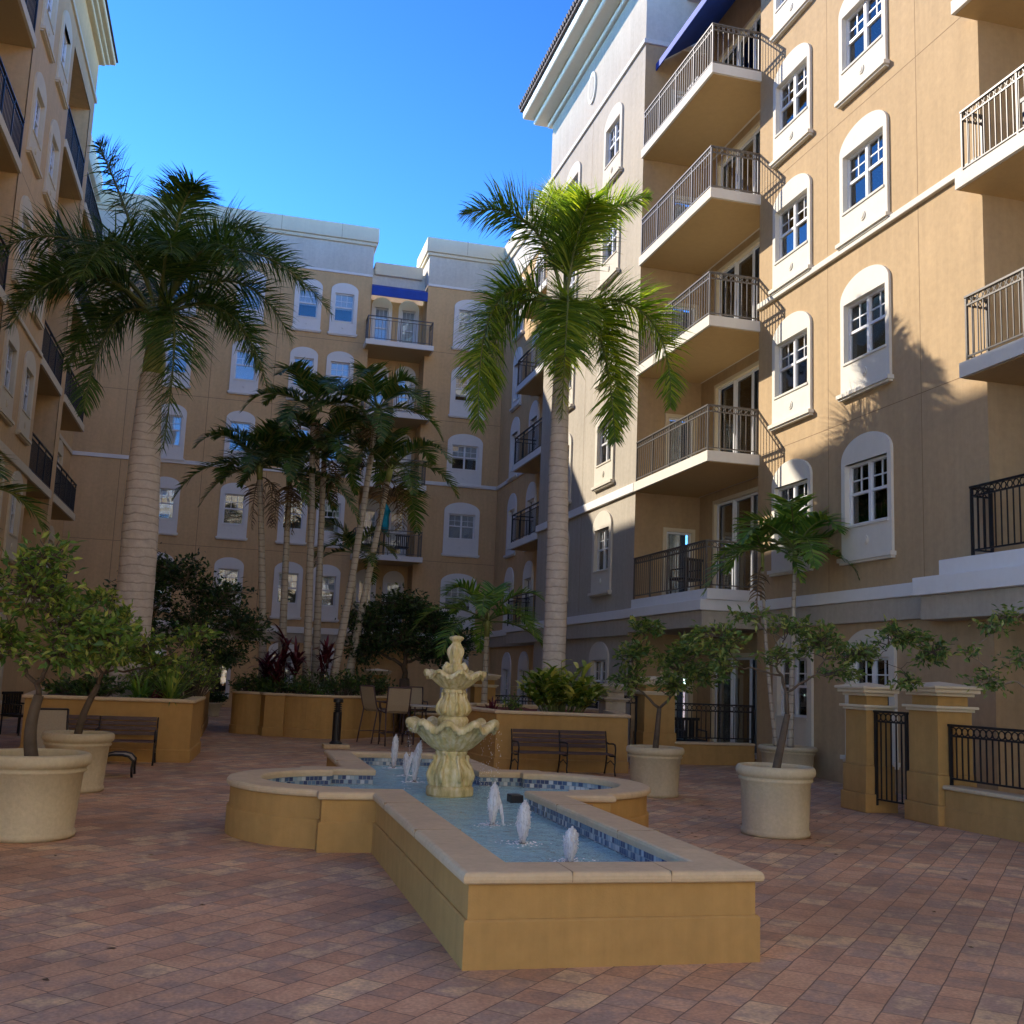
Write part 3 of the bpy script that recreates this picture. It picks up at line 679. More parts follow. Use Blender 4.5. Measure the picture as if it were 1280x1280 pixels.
strip(bw, 'string_course', 'trimw', [(-6.15, 4.55, 41.94, 42.03, 9.02, 9.17)]); strip(bw, 'string_course', 'trimw', [(6.85, 10.09, 41.94, 42.03, 9.02, 9.17)]); strip(bw, 'string_course', 'trimw', [(-6.15, 4.55, 41.95, 42.03, 17.35, 17.45)]); strip(bw, 'string_course', 'trimw', [(6.85, 10.15, 41.95, 42.03, 17.3, 17.4)])
strip(bw, 'ledge', 'trimw', [(-6.15, 10.0, 41.86, 42.03, 2.86, 3.10)]); strip(bw, 'fascia', 'greige', [(-6.15, 10.0, 41.90, 42.03, 2.5, 2.86)])
for k in range(5):
    f = FB_[k]
    balcony(bw, 4.35, 7.08, 41.2, 43.2, f, [(4.42, 42.0), (4.42, 41.27), (7.01, 41.27), (7.01, 42.0)], th=.2, mat='trimw', sp=.14, rings=False)
m = MB(); m.add([(4.55,41.95,17.0),(6.85,41.95,17.0),(6.85,42.75,17.35),(4.55,42.75,17.35),(4.55,41.95,16.62),(6.85,41.95,16.62),(6.85,42.0,16.62),(4.55,42.0,16.62)], [(0,1,2,3),(4,5,1,0),(7,6,5,4)])
m.build('awning', M['awning'], bw)

# =================================================================== LEFT WING
lw = thing('apartment_wing', 'tan apartment wing along the left side, in shade, with recessed balconies', 'building', (-5.27, 30, 0))
XA, XC = -5.27, -6.15; TA, TC = FL(XA), FL(XC)
FLL = [3.3, 6.3, 9.32, 12.36, 15.36]
m = MB(); h = []
for k, f in enumerate(FLL):
    for y in (25.72, 28.0): h.append(window('L', TA, y, f+.62, lw))
for y in (25.72, 28.0): h.append(window('L', TA, y, .5, lw))
h.append((29.35, 32.85, 3.3, 18.05)); h.append((20.4, 24.55, 3.3, 18.05))
wall(m, TA, 6.0, 33.5, 0, 19.95, h, rev=.02)
m.T = None
for y in (29.35, 32.85, 20.4, 24.55): m.add([(XA,y,3.3),(XA-1.5,y,3.3),(XA-1.5,y,18.05),(XA,y,18.05)], [(0,1,2,3)])
for a, b in ((29.35, 32.85), (20.4, 24.55)): m.add([(XA,a,18.05),(XA-1.5,a,18.05),(XA-1.5,b,18.05),(XA,b,18.05)], [(0,1,2,3)])
m.add([(XA,33.5,0),(XC,33.5,0),(XC,33.5,19.95),(XA,33.5,19.95)], [(0,1,2,3)])
hc = []
for k, f in enumerate(FLL): hc.append(window('L', TC, 39.3, f+.62, lw)); hc.append(door(TC, 34.4, 36.6, f+.02, f+2.2, lw, 2, dark=True))
TL2 = FL(XA-1.5); hl = []
for f in FLL:
    hl.append(door(TL2, 30.0, 32.2, f+.02, f+2.2, lw, 2, dark=True)); hl.append(door(TL2, 21.0, 23.9, f+.02, f+2.2, lw, 2, dark=True))
wall(m, TL2, 29.35, 32.85, 3.3, 18.05, hl); wall(m, TL2, 20.4, 24.55, 3.3, 18.05, hl)
wall(m, TC, 33.5, 42.0, 0, 17.35, hc)
m.T = TA
for z in (6.2, 12.3): m.box(24.6, 29.3, -.0015, .01, z-.006, z+.006, 1)
m.build('wall', [M['tanlift'], M['joint']], lw)
m = MB(); wall(m, TC, 33.5, 42.0, 17.45, 19.0); m.T = None; m.box(-12, XC-.05, 33.5, 42, 18.1, 18.3); m.build('parapet_wall', M['pale'], lw)
m = MB(); m.box(XC-.3, XC+.16, 33.5, 41.84, 18.9, 19.8); m.build('cornice', M['cornice'], lw, bevel=.03)
m = MB(); m.box(-12, XA+.18, 5.5, 33.65, 19.95, 20.05); m.box(-12, XA+.30, 5.2, 33.75, 20.05, 20.13); m.box(-12, XA+.45, 5.0, 33.85, 20.13, 20.28)
m.build('eave', M['cornice'], lw, bevel=.05)
m = MB(); m.box(-12, XA+.50, 4.9, 33.9, 20.28, 20.32); m.build('roof', M['rooftile'], lw)
strip(lw, 'string_course', 'trimc', [(XA-.03, XA+.06, 6, 33.55, 18.62, 18.76)]); strip(lw, 'string_course', 'trimc', [(XC-.03, XC+.06, 33.5, 41.94, 9.02, 9.17)]); strip(lw, 'string_course', 'trimc', [(XC-.03, XC+.05, 33.5, 42, 17.35, 17.45)]); strip(lw, 'string_course', 'trimc', [(XA-.03, XA+.06, 24.6, 29.3, 9.25, 9.36)])
strip(lw, 'ledge', 'trimc', [(XA-.03, XA+.07, 24.55, 29.35, 6.08, 6.3), (XA-.03, XA+.12, 6, 33.55, 2.95, 3.2)])
for k, f in enumerate(FLL):
    for a, b in ((29.35, 32.85), (20.4, 24.55)):
        balcony(lw, XA-1.5, XA+.05, a, b, f, [(XA-.02, a+.03), (XA-.02, b-.03)], th=.22, mat='trimc', rail='black', sp=.12, rings=False)
    balcony(lw, XC-.05, XA+.05, 33.5, 37.9, f, [(XA-.02, 33.55), (XA-.02, 37.85), (XC+.03, 37.85)], th=.22, mat='trimc', rail='black', sp=.12, rings=False)
# =================================================================== GROUND
def plane(name, x0, x1, y0, y1, z, mat):
    m = MB(); m.add([(x0,y0,z),(x1,y0,z),(x1,y1,z),(x0,y1,z)], [(0,1,2,3)]); o = m.build(name, mat); tag(o, kind='structure'); return o
plane('paved_courtyard', -260, 260, -120, 420, 0, M['paver'])

# =================================================================== POOL
CX, CY = 2.26, 11.1; HW = .87; PY0, PY1 = 6.03, 14.75; BX, BY = 1.35, 1.25; RR = 1.12; LX = 1.01
def outline(d):
    half = []   # right side going from near to far
    cxr = CX+LX; r = RR+d
    dx = (CX+BX+d)-cxr; dy = math.sqrt(max(.01, r*r-dx*dx))
    half += [(CX+HW+d, PY0-d), (CX+HW+d, CY-BY-d), (CX+BX+d, CY-BY-d)]
    a0 = math.atan2(-dy, dx); n = 30
    for i in range(n+1):
        a = a0+(-2*a0)*i/n; half.append((cxr+r*math.cos(a), CY+r*math.sin(a)))
    half += [(CX+BX+d, CY+BY+d), (CX+HW+d, CY+BY+d), (CX+HW+d, PY1+d)]
    return half+[(2*CX-x, y) for x, y in reversed(half)]
def loft(mb, rings, mi=0):
    n = len(rings[0][0]); vs = []
    for pts, z in rings: vs += [(x, y, z) for x, y in pts]
    fs = []
    for k in range(len(rings)-1):
        for i in range(n): j = (i+1) % n; fs.append((k*n+i, k*n+j, (k+1)*n+j, (k+1)*n+i))
    mb.add(vs, fs, mi)
pool = thing('fountain_pool', 'mustard stucco cross shaped pool with sandstone coping and blue mosaic, filled with water', 'pool', (CX, CY, 0))
m = MB(); loft(m, [(outline(.0), .26), (outline(.0), .452)]); m.build('wall', M['pool'], pool)
m = MB(); loft(m, [(outline(.022), 0), (outline(.022), .25), (outline(.012), .262), (outline(-.02), .262)]); m.build('plinth', M['pool'], pool)
m = MB(); loft(m, [(outline(-.01), .448), (outline(.024), .452), (outline(.036), .460), (outline(.040), .477), (outline(.038), .495), (outline(.028), .510), (outline(.01), .517), (outline(-.27), .520), (outline(-.285), .513), (outline(-.29), .495), (outline(-.285), .455), (outline(-.26), .452)])
cop = m.build('coping', M['coping'], pool)
m = MB()
for x in (CX-.28, CX+.32): m.box(x-.0015, x+.0015, PY0-.0405, PY0+.28, .462, .5205)
for y in (7.6, 9.1, 13.2):
    for s in (-1, 1): a = CX+s*(HW+.0405); b = CX+s*(HW-.29); m.box(min(a,b), max(a,b), y-.0015, y+.0015, .462, .5205)
m.build('coping_joint', M['copjoint'], pool)
m = MB(); loft(m, [(outline(-.265), .455), (outline(-.265), .06)]); m.build('mosaic_band', M['tile'], pool)
m = MB(); m.add([(x,y,.055) for x,y in outline(-.262)], [tuple(range(len(outline(0))))]); m.build('basin_floor', M['basin'], pool)
# water: a triangulated sheet with ripples
def fill_poly(pts, z, step, fn):
    import bmesh
    from mathutils.geometry import delaunay_2d_cdt
    n = len(pts); xs = [p[0] for p in pts]; ys = [p[1] for p in pts]
    def inside(x, y):
        c = False; j = n-1
        for i in range(n):
            if (pts[i][1] > y) != (pts[j][1] > y) and x < (pts[j][0]-pts[i][0])*(y-pts[i][1])/(pts[j][1]-pts[i][1])+pts[i][0]: c = not c
            j = i
        return c
    vv = [V(p) for p in pts]; y = min(ys)
    while y < max(ys):
        x = min(xs)
        while x < max(xs):
            if inside(x, y) and min((V((x,y))-p).length for p in vv) > step*.5: vv.append(V((x, y)))
            x += step
        y += step
    r = delaunay_2d_cdt(vv, [(i, (i+1) % n) for i in range(n)], [], 1, 1e-5)
    return [(p.x, p.y, z+fn(p.x, p.y)) for p in r[0]], [tuple(f) for f in r[2]]
JETS = [(2.18, 14.05, .42, .046, 0), (2.18, 13.05, .27, .042, 1), (2.16, 12.35, .45, .048, 2), (2.24, 8.95, .34, .05, 3), (2.24, 8.0, .31, .055, 4), (2.36, 7.22, .23, .054, 5)]
WZ = .355
def ripple(x, y):
    s = .006*noise.noise(V((x*4, y*4, 3)))+.003*noise.noise(V((x*11, y*11, 7)))
    for jx, jy, *_ in JETS+[(2.3, 11.15, 0, 0, 0)]:
        d = math.hypot(x-jx, y-jy); s += .012*math.sin(d*26)*math.exp(-d*3.2)
    return s
vs, fs = fill_poly(outline(-.268), WZ, .05, ripple)
m = MB(); m.add(vs, fs); wtr = m.build('water', M['water'], smooth=True); tag(wtr, kind='structure')
# drain boxes at the pool edge
m = MB(); m.box(2.82, 2.95, 10.55, 10.72, .06, .43); o = m.build('pump_cover', M['black'], bevel=.01, loc=(2.88, 10.63, .06)); tag(o, 'black pump cover box standing in the pool water right of the tiered fountain', 'pump cover')
# water jets
jl = ['leftmost tall white water jet at the far end of the pool', 'short white water jet in the middle of the far three', 'tall leaning white water jet nearest behind the tiered fountain',
      'white water jet with a side splash just in front of the tiered fountain', 'broad rounded white water jet, middle one of the near three', 'small pointed white water jet nearest the front coping']
for i, (x, y, hgt, r, sd) in enumerate(JETS):
    m = MB(); rr = random.Random(sd); n = 22; prof = []
    for k in range(n+1):
        t = k/n
        prof.append((r*(.35+.65*min(1, t*2.2))*math.sqrt(max(.0, 1-max(0, (t-.62)/.38)**2))*(1+.06*math.sin(9*t+sd))+.001, hgt*t))
    lean = (.05 if i == 2 else .01)*(1 if i != 1 else -1)
    prof2 = prof
    b0 = len(m.v)
    def fn(rad, z, t, kk, sd=sd): 
        q = 1+.34*noise.noise(V((math.cos(t)*2.2, math.sin(t)*2.2, z*16+sd*5)))+.14*noise.noise(V((math.cos(t)*6, math.sin(t)*6, z*40+sd)))
        return rad*q, z+rad*.35*noise.noise(V((math.cos(t)*2, math.sin(t)*2, sd)))
    m.lathe(prof2, (x, y, WZ), 26, fn=fn)
    m.v = [(a+lean*((c-WZ)/hgt)**2, b, c) for a, b, c in m.v]
    m.v = [(x+(a-x)*.8, y+(b-y)*.8, c) for a, b, c in m.v]
    # loose drops and a splash fringe
    for k in range(900):
        a = rr.uniform(0, 2*PI); zz = hgt*rr.betavariate(1.3, 1.0)*1.04; tt = min(1, zz/hgt); env = (.35+.65*min(1, tt*2.2))*math.sqrt(max(.02, 1-max(0, (tt-.62)/.38)**2)); d = r*env*(.72+abs(rr.gauss(0, .17)))*(1 if zz > hgt*.12 or k % 3 else 2.2); s = rr.uniform(.0018, .0052)
        c = (x+d*math.cos(a)+lean*(zz/hgt)**2, y+d*math.sin(a), WZ+zz)
        m.add([(c[0]-s,c[1],c[2]),(c[0]+s,c[1],c[2]),(c[0],c[1]+s,c[2]),(c[0],c[1]-s,c[2]),(c[0],c[1],c[2]+s*1.8),(c[0],c[1],c[2]-s)], [(0,3,4),(3,1,4),(1,2,4),(2,0,4),(3,0,5),(1,3,5),(2,1,5),(0,2,5)])
    if i in (2, 3):
        s = 1 if i == 3 else -1
        pts = [(x+s*r*.6, y, WZ+hgt*.75), (x+s*r*1.3, y, WZ+hgt*.5), (x+s*r*1.75, y+.01, WZ+hgt*.22), (x+s*r*2.0, y+.02, WZ)]
        m.tube(pts, [.02, .018, .013, .008], 7)
    jt = thing('water_jet', jl[i], 'water jet', (x, y, WZ), 'water jets along the pool')
    q = MB(); q.tube([(x, y, .06), (x, y, WZ+.035)], .018, 10); q.tube([(x, y, WZ-.03), (x, y, WZ+.012)], .03, 12); q.build('nozzle', M['black'], jt)
    q = m
    for j in range(90):
        a = rr.uniform(0, 2*PI); d = r*(.6+abs(rr.gauss(0, 1.3))); s = rr.uniform(.003, .010); c = (x+d*math.cos(a), y+d*math.sin(a), WZ+.010)
        n_ = 7; vs = [(c[0]+s*math.cos(2*PI*z_/n_)*rr.uniform(.7,1.6), c[1]+s*math.sin(2*PI*z_/n_), c[2]) for z_ in range(n_)]+[(c[0], c[1], c[2]+s*.5)]
        q.add(vs, [(z_, (z_+1) % n_, n_) for z_ in range(n_)], 1)
    m.build('spray', [M['spray'], M['foam']], jt, smooth=True)

# =================================================================== TIERED FOUNTAIN
FX, FY = 2.33, 11.18
ft = thing('tiered_fountain', 'two tier cast stone fountain with scalloped bowls standing in the middle of the pool', 'fountain', (FX, FY, .055))
def flute(k, amp, zs=0, ph=0): return lambda r, z, t, i: (r*(1+amp*math.cos(k*t+ph)), z+zs*math.cos(k*t+ph))
m = MB(); m.lathe([(.235,0),(.235,.30),(.245,.31),(.245,.37),(.238,.385),(.225,.40),(.215,.41)], (FX, FY, .055), 48); m.build('base', M['stone'], ft, smooth=False)
def leafy(k, a1, k2, a2):
    return lambda r, z, t, i: (r*(1+a1*abs(math.sin(k*t/2+z*2))**.6-a1*.5+a2*math.cos(k2*t+z*30)+.035*noise.noise(V((math.cos(t)*5, math.sin(t)*5, z*22)))), z)
def smooth_prof(pts, sub=4):
    out = []
    n = len(pts)
    for i in range(n-1):
        p0, p1, p2, p3 = pts[max(i-1,0)], pts[i], pts[i+1], pts[min(i+2,n-1)]
        for k in range(sub):
            t = k/sub
            f = lambda a,b,c,d: .5*((2*b)+(-a+c)*t+(2*a-5*b+4*c-d)*t*t+(-a+3*b-3*c+d)*t**3)
            out.append((f(p0[0],p1[0],p2[0],p3[0]), f(p0[1],p1[1],p2[1],p3[1])))
    out.append(pts[-1]); return out
m = MB(); m.lathe(smooth_prof([(.215,.46),(.222,.50),(.228,.56),(.215,.62),(.175,.68),(.145,.73),(.148,.77),(.158,.79),(.150,.81)], 5), (FX,FY,0), 72, fn=leafy(8,.16,16,.03)); 
for k in range(8):   # scrolled leaves round the foot
    a = 2*PI*k/8+.2; ca, sa = math.cos(a), math.sin(a)
    m.tube([(FX+ca*.235, FY+sa*.235, .50), (FX+ca*.248, FY+sa*.248, .56), (FX+ca*.225, FY+sa*.225, .625), (FX+ca*.18, FY+sa*.18, .70), (FX+ca*.185, FY+sa*.185, .745), (FX+ca*.165, FY+sa*.165, .76)], [.02,.024,.021,.018,.02,.012], 8)
m.build('lower_column', M['stone'], ft, smooth=True)
def bowl(z0, R0, R1, H, name, nlobe, amp):
    m = MB(); n = 160; prof = []
    for k in range(15):
        t = k/14; prof.append((R0+(R1-R0)*(t**.85), z0+H*t**1.12))
    steps = prof+[(R1*1.055, z0+H*.90), (R1*1.10, z0+H*.93), (R1*1.115, z0+H*1.04), (R1*1.08, z0+H*1.15), (R1*1.0, z0+H*1.2), (R1*.9, z0+H*1.14), (R1*.7, z0+H*.92), (R1*.35, z0+H*.8)]
    def fn(r, z, t, i):
        f = min(1, i/14); lob = math.cos(nlobe*t); s = (abs(math.cos(nlobe*t/2)))
        rr = r*(1+amp*f*lob*.42)
        if 1 < i < 14: rr *= 1+.022*math.cos(nlobe*3*t)
        zz = z+(R1*.085*(f**4))*lob
        if i in (15, 16): rr *= 1+.010*math.cos(nlobe*5*t); zz -= .010*math.cos(nlobe*5*t)+.012*abs(math.sin(nlobe*t*.5))
        return rr, zz
    m.lathe(steps, (FX, FY, 0), n, fn=fn, cap=True)
    m.build(name, M['stone'], ft, smooth=True)
bowl(.80, .15, .425, .25, 'lower_bowl', 10, .13)
m = MB(); m.lathe([(.16,.98),(.16,1.10),(.165,1.12),(.15,1.145),(.135,1.16)], (FX,FY,0), 40)
m.lathe(smooth_prof([(.135,1.16),(.155,1.19),(.168,1.23),(.155,1.28),(.118,1.34),(.105,1.38),(.115,1.40),(.112,1.425),(.10,1.435)], 5), (FX,FY,0), 64, fn=leafy(8,.16,16,.03))
for k in range(8):
    a = 2*PI*k/8; ca, sa = math.cos(a), math.sin(a)
    m.tube([(FX+ca*.15, FY+sa*.15, 1.18), (FX+ca*.172, FY+sa*.172, 1.225), (FX+ca*.155, FY+sa*.155, 1.28), (FX+ca*.122, FY+sa*.122, 1.345), (FX+ca*.128, FY+sa*.128, 1.385), (FX+ca*.115, FY+sa*.115, 1.40)], [.02,.026,.022,.016,.016,.008], 8)
m.build('upper_column', M['stone'], ft, smooth=True)
bowl(1.43, .10, .285, .15, 'upper_bowl', 8, .14)
m = MB(); m.lathe(smooth_prof([(.07,1.56),(.115,1.60),(.125,1.64),(.10,1.675),(.062,1.70),(.068,1.75),(.082,1.80),(.08,1.85),(.05,1.90),(.042,1.925),(.062,1.945),(.072,1.965),(.05,1.985),(.01,1.99)], 4), (FX,FY,0), 48, fn=lambda r,z,t,i: (r*(1+.12*math.cos(5*t+z*9)+.05*math.cos(10*t-z*20)), z))
for k in range(6):
    a = 2*PI*k/6+.3; ca, sa = math.cos(a), math.sin(a)
    m.tube([(FX+ca*.06, FY+sa*.06, 1.67), (FX+ca*.105, FY+sa*.105, 1.685), (FX+ca*.125, FY+sa*.125, 1.655), (FX+ca*.11, FY+sa*.11, 1.62)], [.025,.032,.03,.02], 8)
m.build('finial', M['stone'], ft, smooth=True)
# falling drops from the lower bowl
m = MB(); rr = random.Random(3)
for a0 in (.35, .6, -.25, 2.6, 3.5):
    for k in range(46):
        a = a0+rr.gauss(0, .05); d = .47+rr.gauss(0, .012)+.04*rr.random(); zz = rr.uniform(.37, 1.03); s = rr.uniform(.0015, .004)
        c = (FX+d*math.cos(a), FY+d*math.sin(a), zz)
        m.add([(c[0]-s,c[1],c[2]),(c[0]+s,c[1],c[2]),(c[0],c[1]+s,c[2]),(c[0],c[1]-s,c[2]),(c[0],c[1],c[2]+s*3),(c[0],c[1],c[2]-s)], [(0,3,4),(3,1,4),(1,2,4),(2,0,4),(3,0,5),(1,3,5),(2,1,5),(0,2,5)])
o = m.build('falling_drops', M['foam']); tag(o, 'thin trickle of water drops falling from the rim of the lower fountain bowl', 'water', kind='stuff')

# =================================================================== PLANTERS
def offset_poly(pts, d):
    n = len(pts); out = []
    for i in range(n):
        p0, p1, p2 = V(pts[i-1]), V(pts[i]), V(pts[(i+1) % n])
        a = (p1-p0).normalized(); b = (p2-p1).normalized()
        na = V((a.y, -a.x)); nb = V((b.y, -b.x)); k = (na+nb); k = k/max(.25, k.dot(na)) if k.length > 1e-6 else na
        out.append((p1.x+k.x*d, p1.y+k.y*d))
    return out
def planter(label, pts, h, soil='mulch', loc=None, group=None, cap=.045):
    """pts counter-clockwise"""
    c = loc or (sum(p[0] for p in pts)/len(pts), sum(p[1] for p in pts)/len(pts), 0)
    t = thing('raised_planter', label, 'planter', c, group)
    m = MB(); loft(m, [(pts, .20), (pts, h-.055)]); m.build('wall', M['pool'], t)
    m = MB(); loft(m, [(offset_poly(pts,.02), 0), (offset_poly(pts,.02), .19), (offset_poly(pts,.0), .205)]); m.build('plinth', M['pool'], t)
    m = MB(); loft(m, [(offset_poly(pts,-.01), h-.06), (offset_poly(pts,cap*.6), h-.058), (offset_poly(pts,cap), h-.045), (offset_poly(pts,cap), h-.018), (offset_poly(pts,cap*.6), h), (offset_poly(pts,-.17), h), (offset_poly(pts,-.18), h-.02), (offset_poly(pts,-.18), h-.12)]); m.build('coping', M['coping'], t)
    s, f = fill_poly(offset_poly(pts,-.17), h-.07, .22, lambda x,y: .05*noise.noise(V((x*2,y*2,0)))+.02*noise.noise(V((x*9,y*9,0))))
    m = MB(); m.add(s, f); m.build('soil', M[soil], t)
    return t
def arc(cx, cy, r, a0, a1, n=10): return [(cx+r*math.cos(math.radians(a0+(a1-a0)*i/n)), cy+r*math.sin(math.radians(a0+(a1-a0)*i/n))) for i in range(n+1)]
planter('rectangular mustard stucco planter behind the left bench with the thick royal palm', [(-3.0,18.45),(-.47,18.45),(-.35,20.6),(-.6,22.6),(-3.4,22.6)], 1.0, 'soil')
planter('angular mustard planter of red mulch and variegated ginger behind the right bench', [(4.55,18.2),(6.86,17.95),(7.5,20.6),(6.9,22.4),(5.0,22.4),(4.25,19.9)], 1.0)
cp = [(.35,29.4)]+[(.27,27.6)]+arc(.72, 26.7, .52, 165, 285, 10)+[(.93,25.72),(1.36,25.56)]+arc(2.2, 26.3, 1.05, 220, 318, 16)+arc(3.1, 27.1, 1.0, 290, 345, 8)+[(4.5,28.6),(4.5,29.4)]
planter('curved mustard stucco planter at the courtyard centre holding slim palms and red cordylines', cp, .98, 'soil')
planter('dark mustard planter box partly hidden beyond the left planter', [(-3.6,24.8),(-.42,24.8),(-.36,29.9),(-3.6,29.9)], .97, 'soil')
planter('low mustard planter wall under the dark tree at right of the courtyard centre', [(4.6,26.6),(5.6,26.6),(5.9,30),(4.6,30)], .6, 'soil')

# =================================================================== POTS
def pot(label, x, y, h, rt, rb, loc=None):
    t = thing('round_pot', label, 'plant pot', (x, y, 0), 'round concrete pots')
    m = MB(); k = rt
    prof = [(rb*.97,0),(rb*1.03,.012),(rb*1.05,.035),(rb*1.03,.06),(rb*1.0,.075),(rt*.875,h*.76),(rt*.925,h*.785),(rt*.935,h*.81),(rt*.90,h*.835),(rt*.93,h*.845),(rt*.985,h*.875),(rt*1.0,h*.915),(rt*.99,h*.965),(rt*.95,h*.995),(rt*.90,h),(rt*.87,h*.985),(rt*.855,h*.95),(rt*.84,h*.86)]
    m.lathe(prof, (x,y,0), 64, cap=False); m.build('body', M['pot'], t, smooth=True)
    m = MB(); n = 40; vs = [(x,y,h*.9)]; 
    for rr_ in (.4,.86):
        for i in range(n): a = 2*PI*i/n; vs.append((x+rt*rr_*math.cos(a), y+rt*rr_*math.sin(a), h*(.89+.02*noise.noise(V((a*3,rr_*5,x))))))
    fs = [(0,1+i,1+(i+1)%n) for i in range(n)]+[(1+i,1+n+i,1+n+(i+1)%n,1+(i+1)%n) for i in range(n)]
    m.add(vs, fs); m.build('soil', M['soil'], t)
    return t
POTS = [('big cream concrete pot in the left foreground, nearest of all pots', -1.62, 10.72, .74, .50, .40),
        ('cream concrete pot just behind the foreground pot, beside the sling lounge chair', -1.68, 14.35, .70, .42, .335),
        ('cream concrete pot with a small tree to the right of the right bench', 6.0, 14.6, .68, .415, .33),
        ('cream concrete pot with a spreading tree before the gate pillars', 5.92, 10.95, .74, .43, .355),
        ('cream pot with a slim double palm against the right wing', 9.75, 17.6, .56, .52, .43),
        ('small cream pot with a dark plant near the far white door', -.30, 34.6, .42, .3, .2)]
for p in POTS: pot(*p)

# =================================================================== BENCHES
def bench(x0, x1, yb, label):
    """park bench with three iron ends, back towards +y"""
    t = thing('park_bench', label, 'bench', ((x0+x1)/2, yb-.25, 0), 'slatted park benches')
    d = .46; sh = .34; bh = .69
    for name, rng in (('seat', range(5)), ('backrest', range(4))):
        m = MB(); xm = (x0+x1)/2
        for i in rng:
            for a, b in ((x0+.02, xm-.015), (xm+.015, x1-.02)):
                if name == 'seat': y = yb-.46+i*.082; m.box(a, b, y, y+.07, sh, sh+.022)
                else:
                    z = sh+.09+i*.075; y = yb-.045+i*.018; m.box(a, b, y, y+.02, z, z+.058)
        m.build(name, M['bench'], t, bevel=.004)
    for x in (x0, (x0+x1)/2, x1):
        m = MB()
        m.tube([(x,yb-.50,0),(x,yb-.455,.10),(x,yb-.48,.22),(x,yb-.46,sh-.01)], [.016,.013,.013,.016], 8)
        m.tube([(x,yb+.04,0),(x,yb-.02,.12),(x,yb-.05,.25),(x,yb-.06,sh),(x,yb-.03,.5),(x,yb+.03,bh+.02)], [.018,.014,.014,.016,.014,.012], 8)
        m.tube([(x,yb-.48,sh-.01),(x,yb-.25,sh-.03),(x,yb-.05,sh-.01)], .014, 8)
        m.tube([(x,yb-.46,.18),(x,yb-.25,.24),(x,yb-.03,.16)], .009, 6)
        m.tube([(x,yb-.47,sh),(x,yb-.49,sh+.09),(x,yb-.46,sh+.17),(x,yb-.36,sh+.185),(x,yb-.15,sh+.17),(x,yb-.02,sh+.19)], [.012,.014,.016,.015,.013,.012], 8)
        m.build('end_frame', M['black'], t, smooth=True)
    return t
bench(4.74, 6.42, 17.84, 'dark slatted double bench in front of the right planter')
bench(-2.72, -.98, 18.3, 'dark slatted bench in front of the left planter, behind the pots')

# =================================================================== LOUNGE CHAIR AND OTTOMAN
def sling_chair(x, y, rot, label, s=1., bar=False, name='sling_chair'):
    t = thing(name, label, 'chair', (x, y, 0)); T = Matrix.Translation((x,y,0)) @ Matrix.Rotation(math.radians(rot),4,'Z') @ Matrix.Scale(s,4)
    sh = .72 if bar else .36; w = .25; bt = sh+(.52 if bar else .56)
    m = MB(T); n = 12
    prof = [(-.24, sh+.02), (-.1, sh-.01), (.12, sh-.02), (.2, sh+.03), (.25, sh+.16), (.30, sh+.36), (.34, bt)]
    vs = []; 
    for yy, zz in prof: vs += [(-w+.02, yy, zz), (w-.02, yy, zz), (-w+.02, yy, zz-.012), (w-.02, yy, zz-.012)]
    fs = []
    for i in range(len(prof)-1): o = i*4; fs += [(o,o+1,o+5,o+4),(o+2,o+6,o+7,o+3)]
    fs += [(0,2,3,1),(len(vs)-4,len(vs)-3,len(vs)-1,len(vs)-2)]
    m.add(vs, fs); m.build('sling', M['sling'], t)
    m = MB(T)
    for sx in (-w, w):
        m.tube([(sx, yy, zz) for yy, zz in prof], .016, 8)
        m.tube([(sx, -.24, sh+.02), (sx*1.02, -.28, sh*.55), (sx*1.04, -.30, 0)], .016, 8)
        m.tube([(sx, .20, sh+.03), (sx*1.02, .27, sh*.5), (sx*1.04, .33, 0)], .016, 8)
        m.tube([(sx, -.24, sh), (sx*1.12, -.25, sh+.16), (sx*1.14, -.12, sh+.20), (sx*1.1, .12, sh+.19), (sx, .26, sh+.2)], .016, 8)
        if bar: m.tube([(sx*1.02, -.29, .25), (sx*1.02, .29, .25)], .012, 6)
    m.tube([(-w, .34, bt), (w, .34, bt)], .016, 8); m.tube([(-w, -.24, sh+.02), (w, -.24, sh+.02)], .016, 8)
    if bar: m.tube([(-w, -.29, .25), (w, -.29, .25)], .012, 6)
    m.build('frame', M['black'] if not bar else M['bench'], t, smooth=True)
    return t
sling_chair(-2.22, 16.15, 20, 'beige sling lounge chair with a dark frame behind the left pots', .95, name='lounge_chair')
t = thing('ottoman', 'small beige sling footstool beside the left bench', 'footstool', (-1.36, 16.3, 0)); m = MB()
m.tube([(-1.53,16.05,.25),(-1.46,16.05,.29),(-1.25,16.05,.29),(-1.18,16.05,.25)], .012, 6)
vs = []
for xx, zz in ((-1.55,.22),(-1.50,.275),(-1.42,.295),(-1.28,.295),(-1.20,.275),(-1.15,.22)): vs += [(xx,16.02,zz),(xx,16.48,zz),(xx,16.02,zz-.015),(xx,16.48,zz-.015)]
m.add(vs, sum([[(o,o+1,o+5,o+4),(o+2,o+6,o+7,o+3),(o,o+4,o+6,o+2),(o+1,o+3,o+7,o+5)] for o in range(0,20,4)], [])); m.build('sling', M['sling'], t)
m = MB()
for yy in (16.0, 16.5): m.tube([(-1.56,yy,0),(-1.55,yy,.12),(-1.56,yy,.22),(-1.50,yy,.28),(-1.42,yy,.30),(-1.28,yy,.30),(-1.20,yy,.28),(-1.14,yy,.22),(-1.15,yy,.12),(-1.14,yy,0)], .017, 8)
for xx in (-1.55,-1.15): m.tube([(xx,16.0,.2),(xx,16.5,.2)], .012, 6)
m.build('frame', M['black'], t, smooth=True)
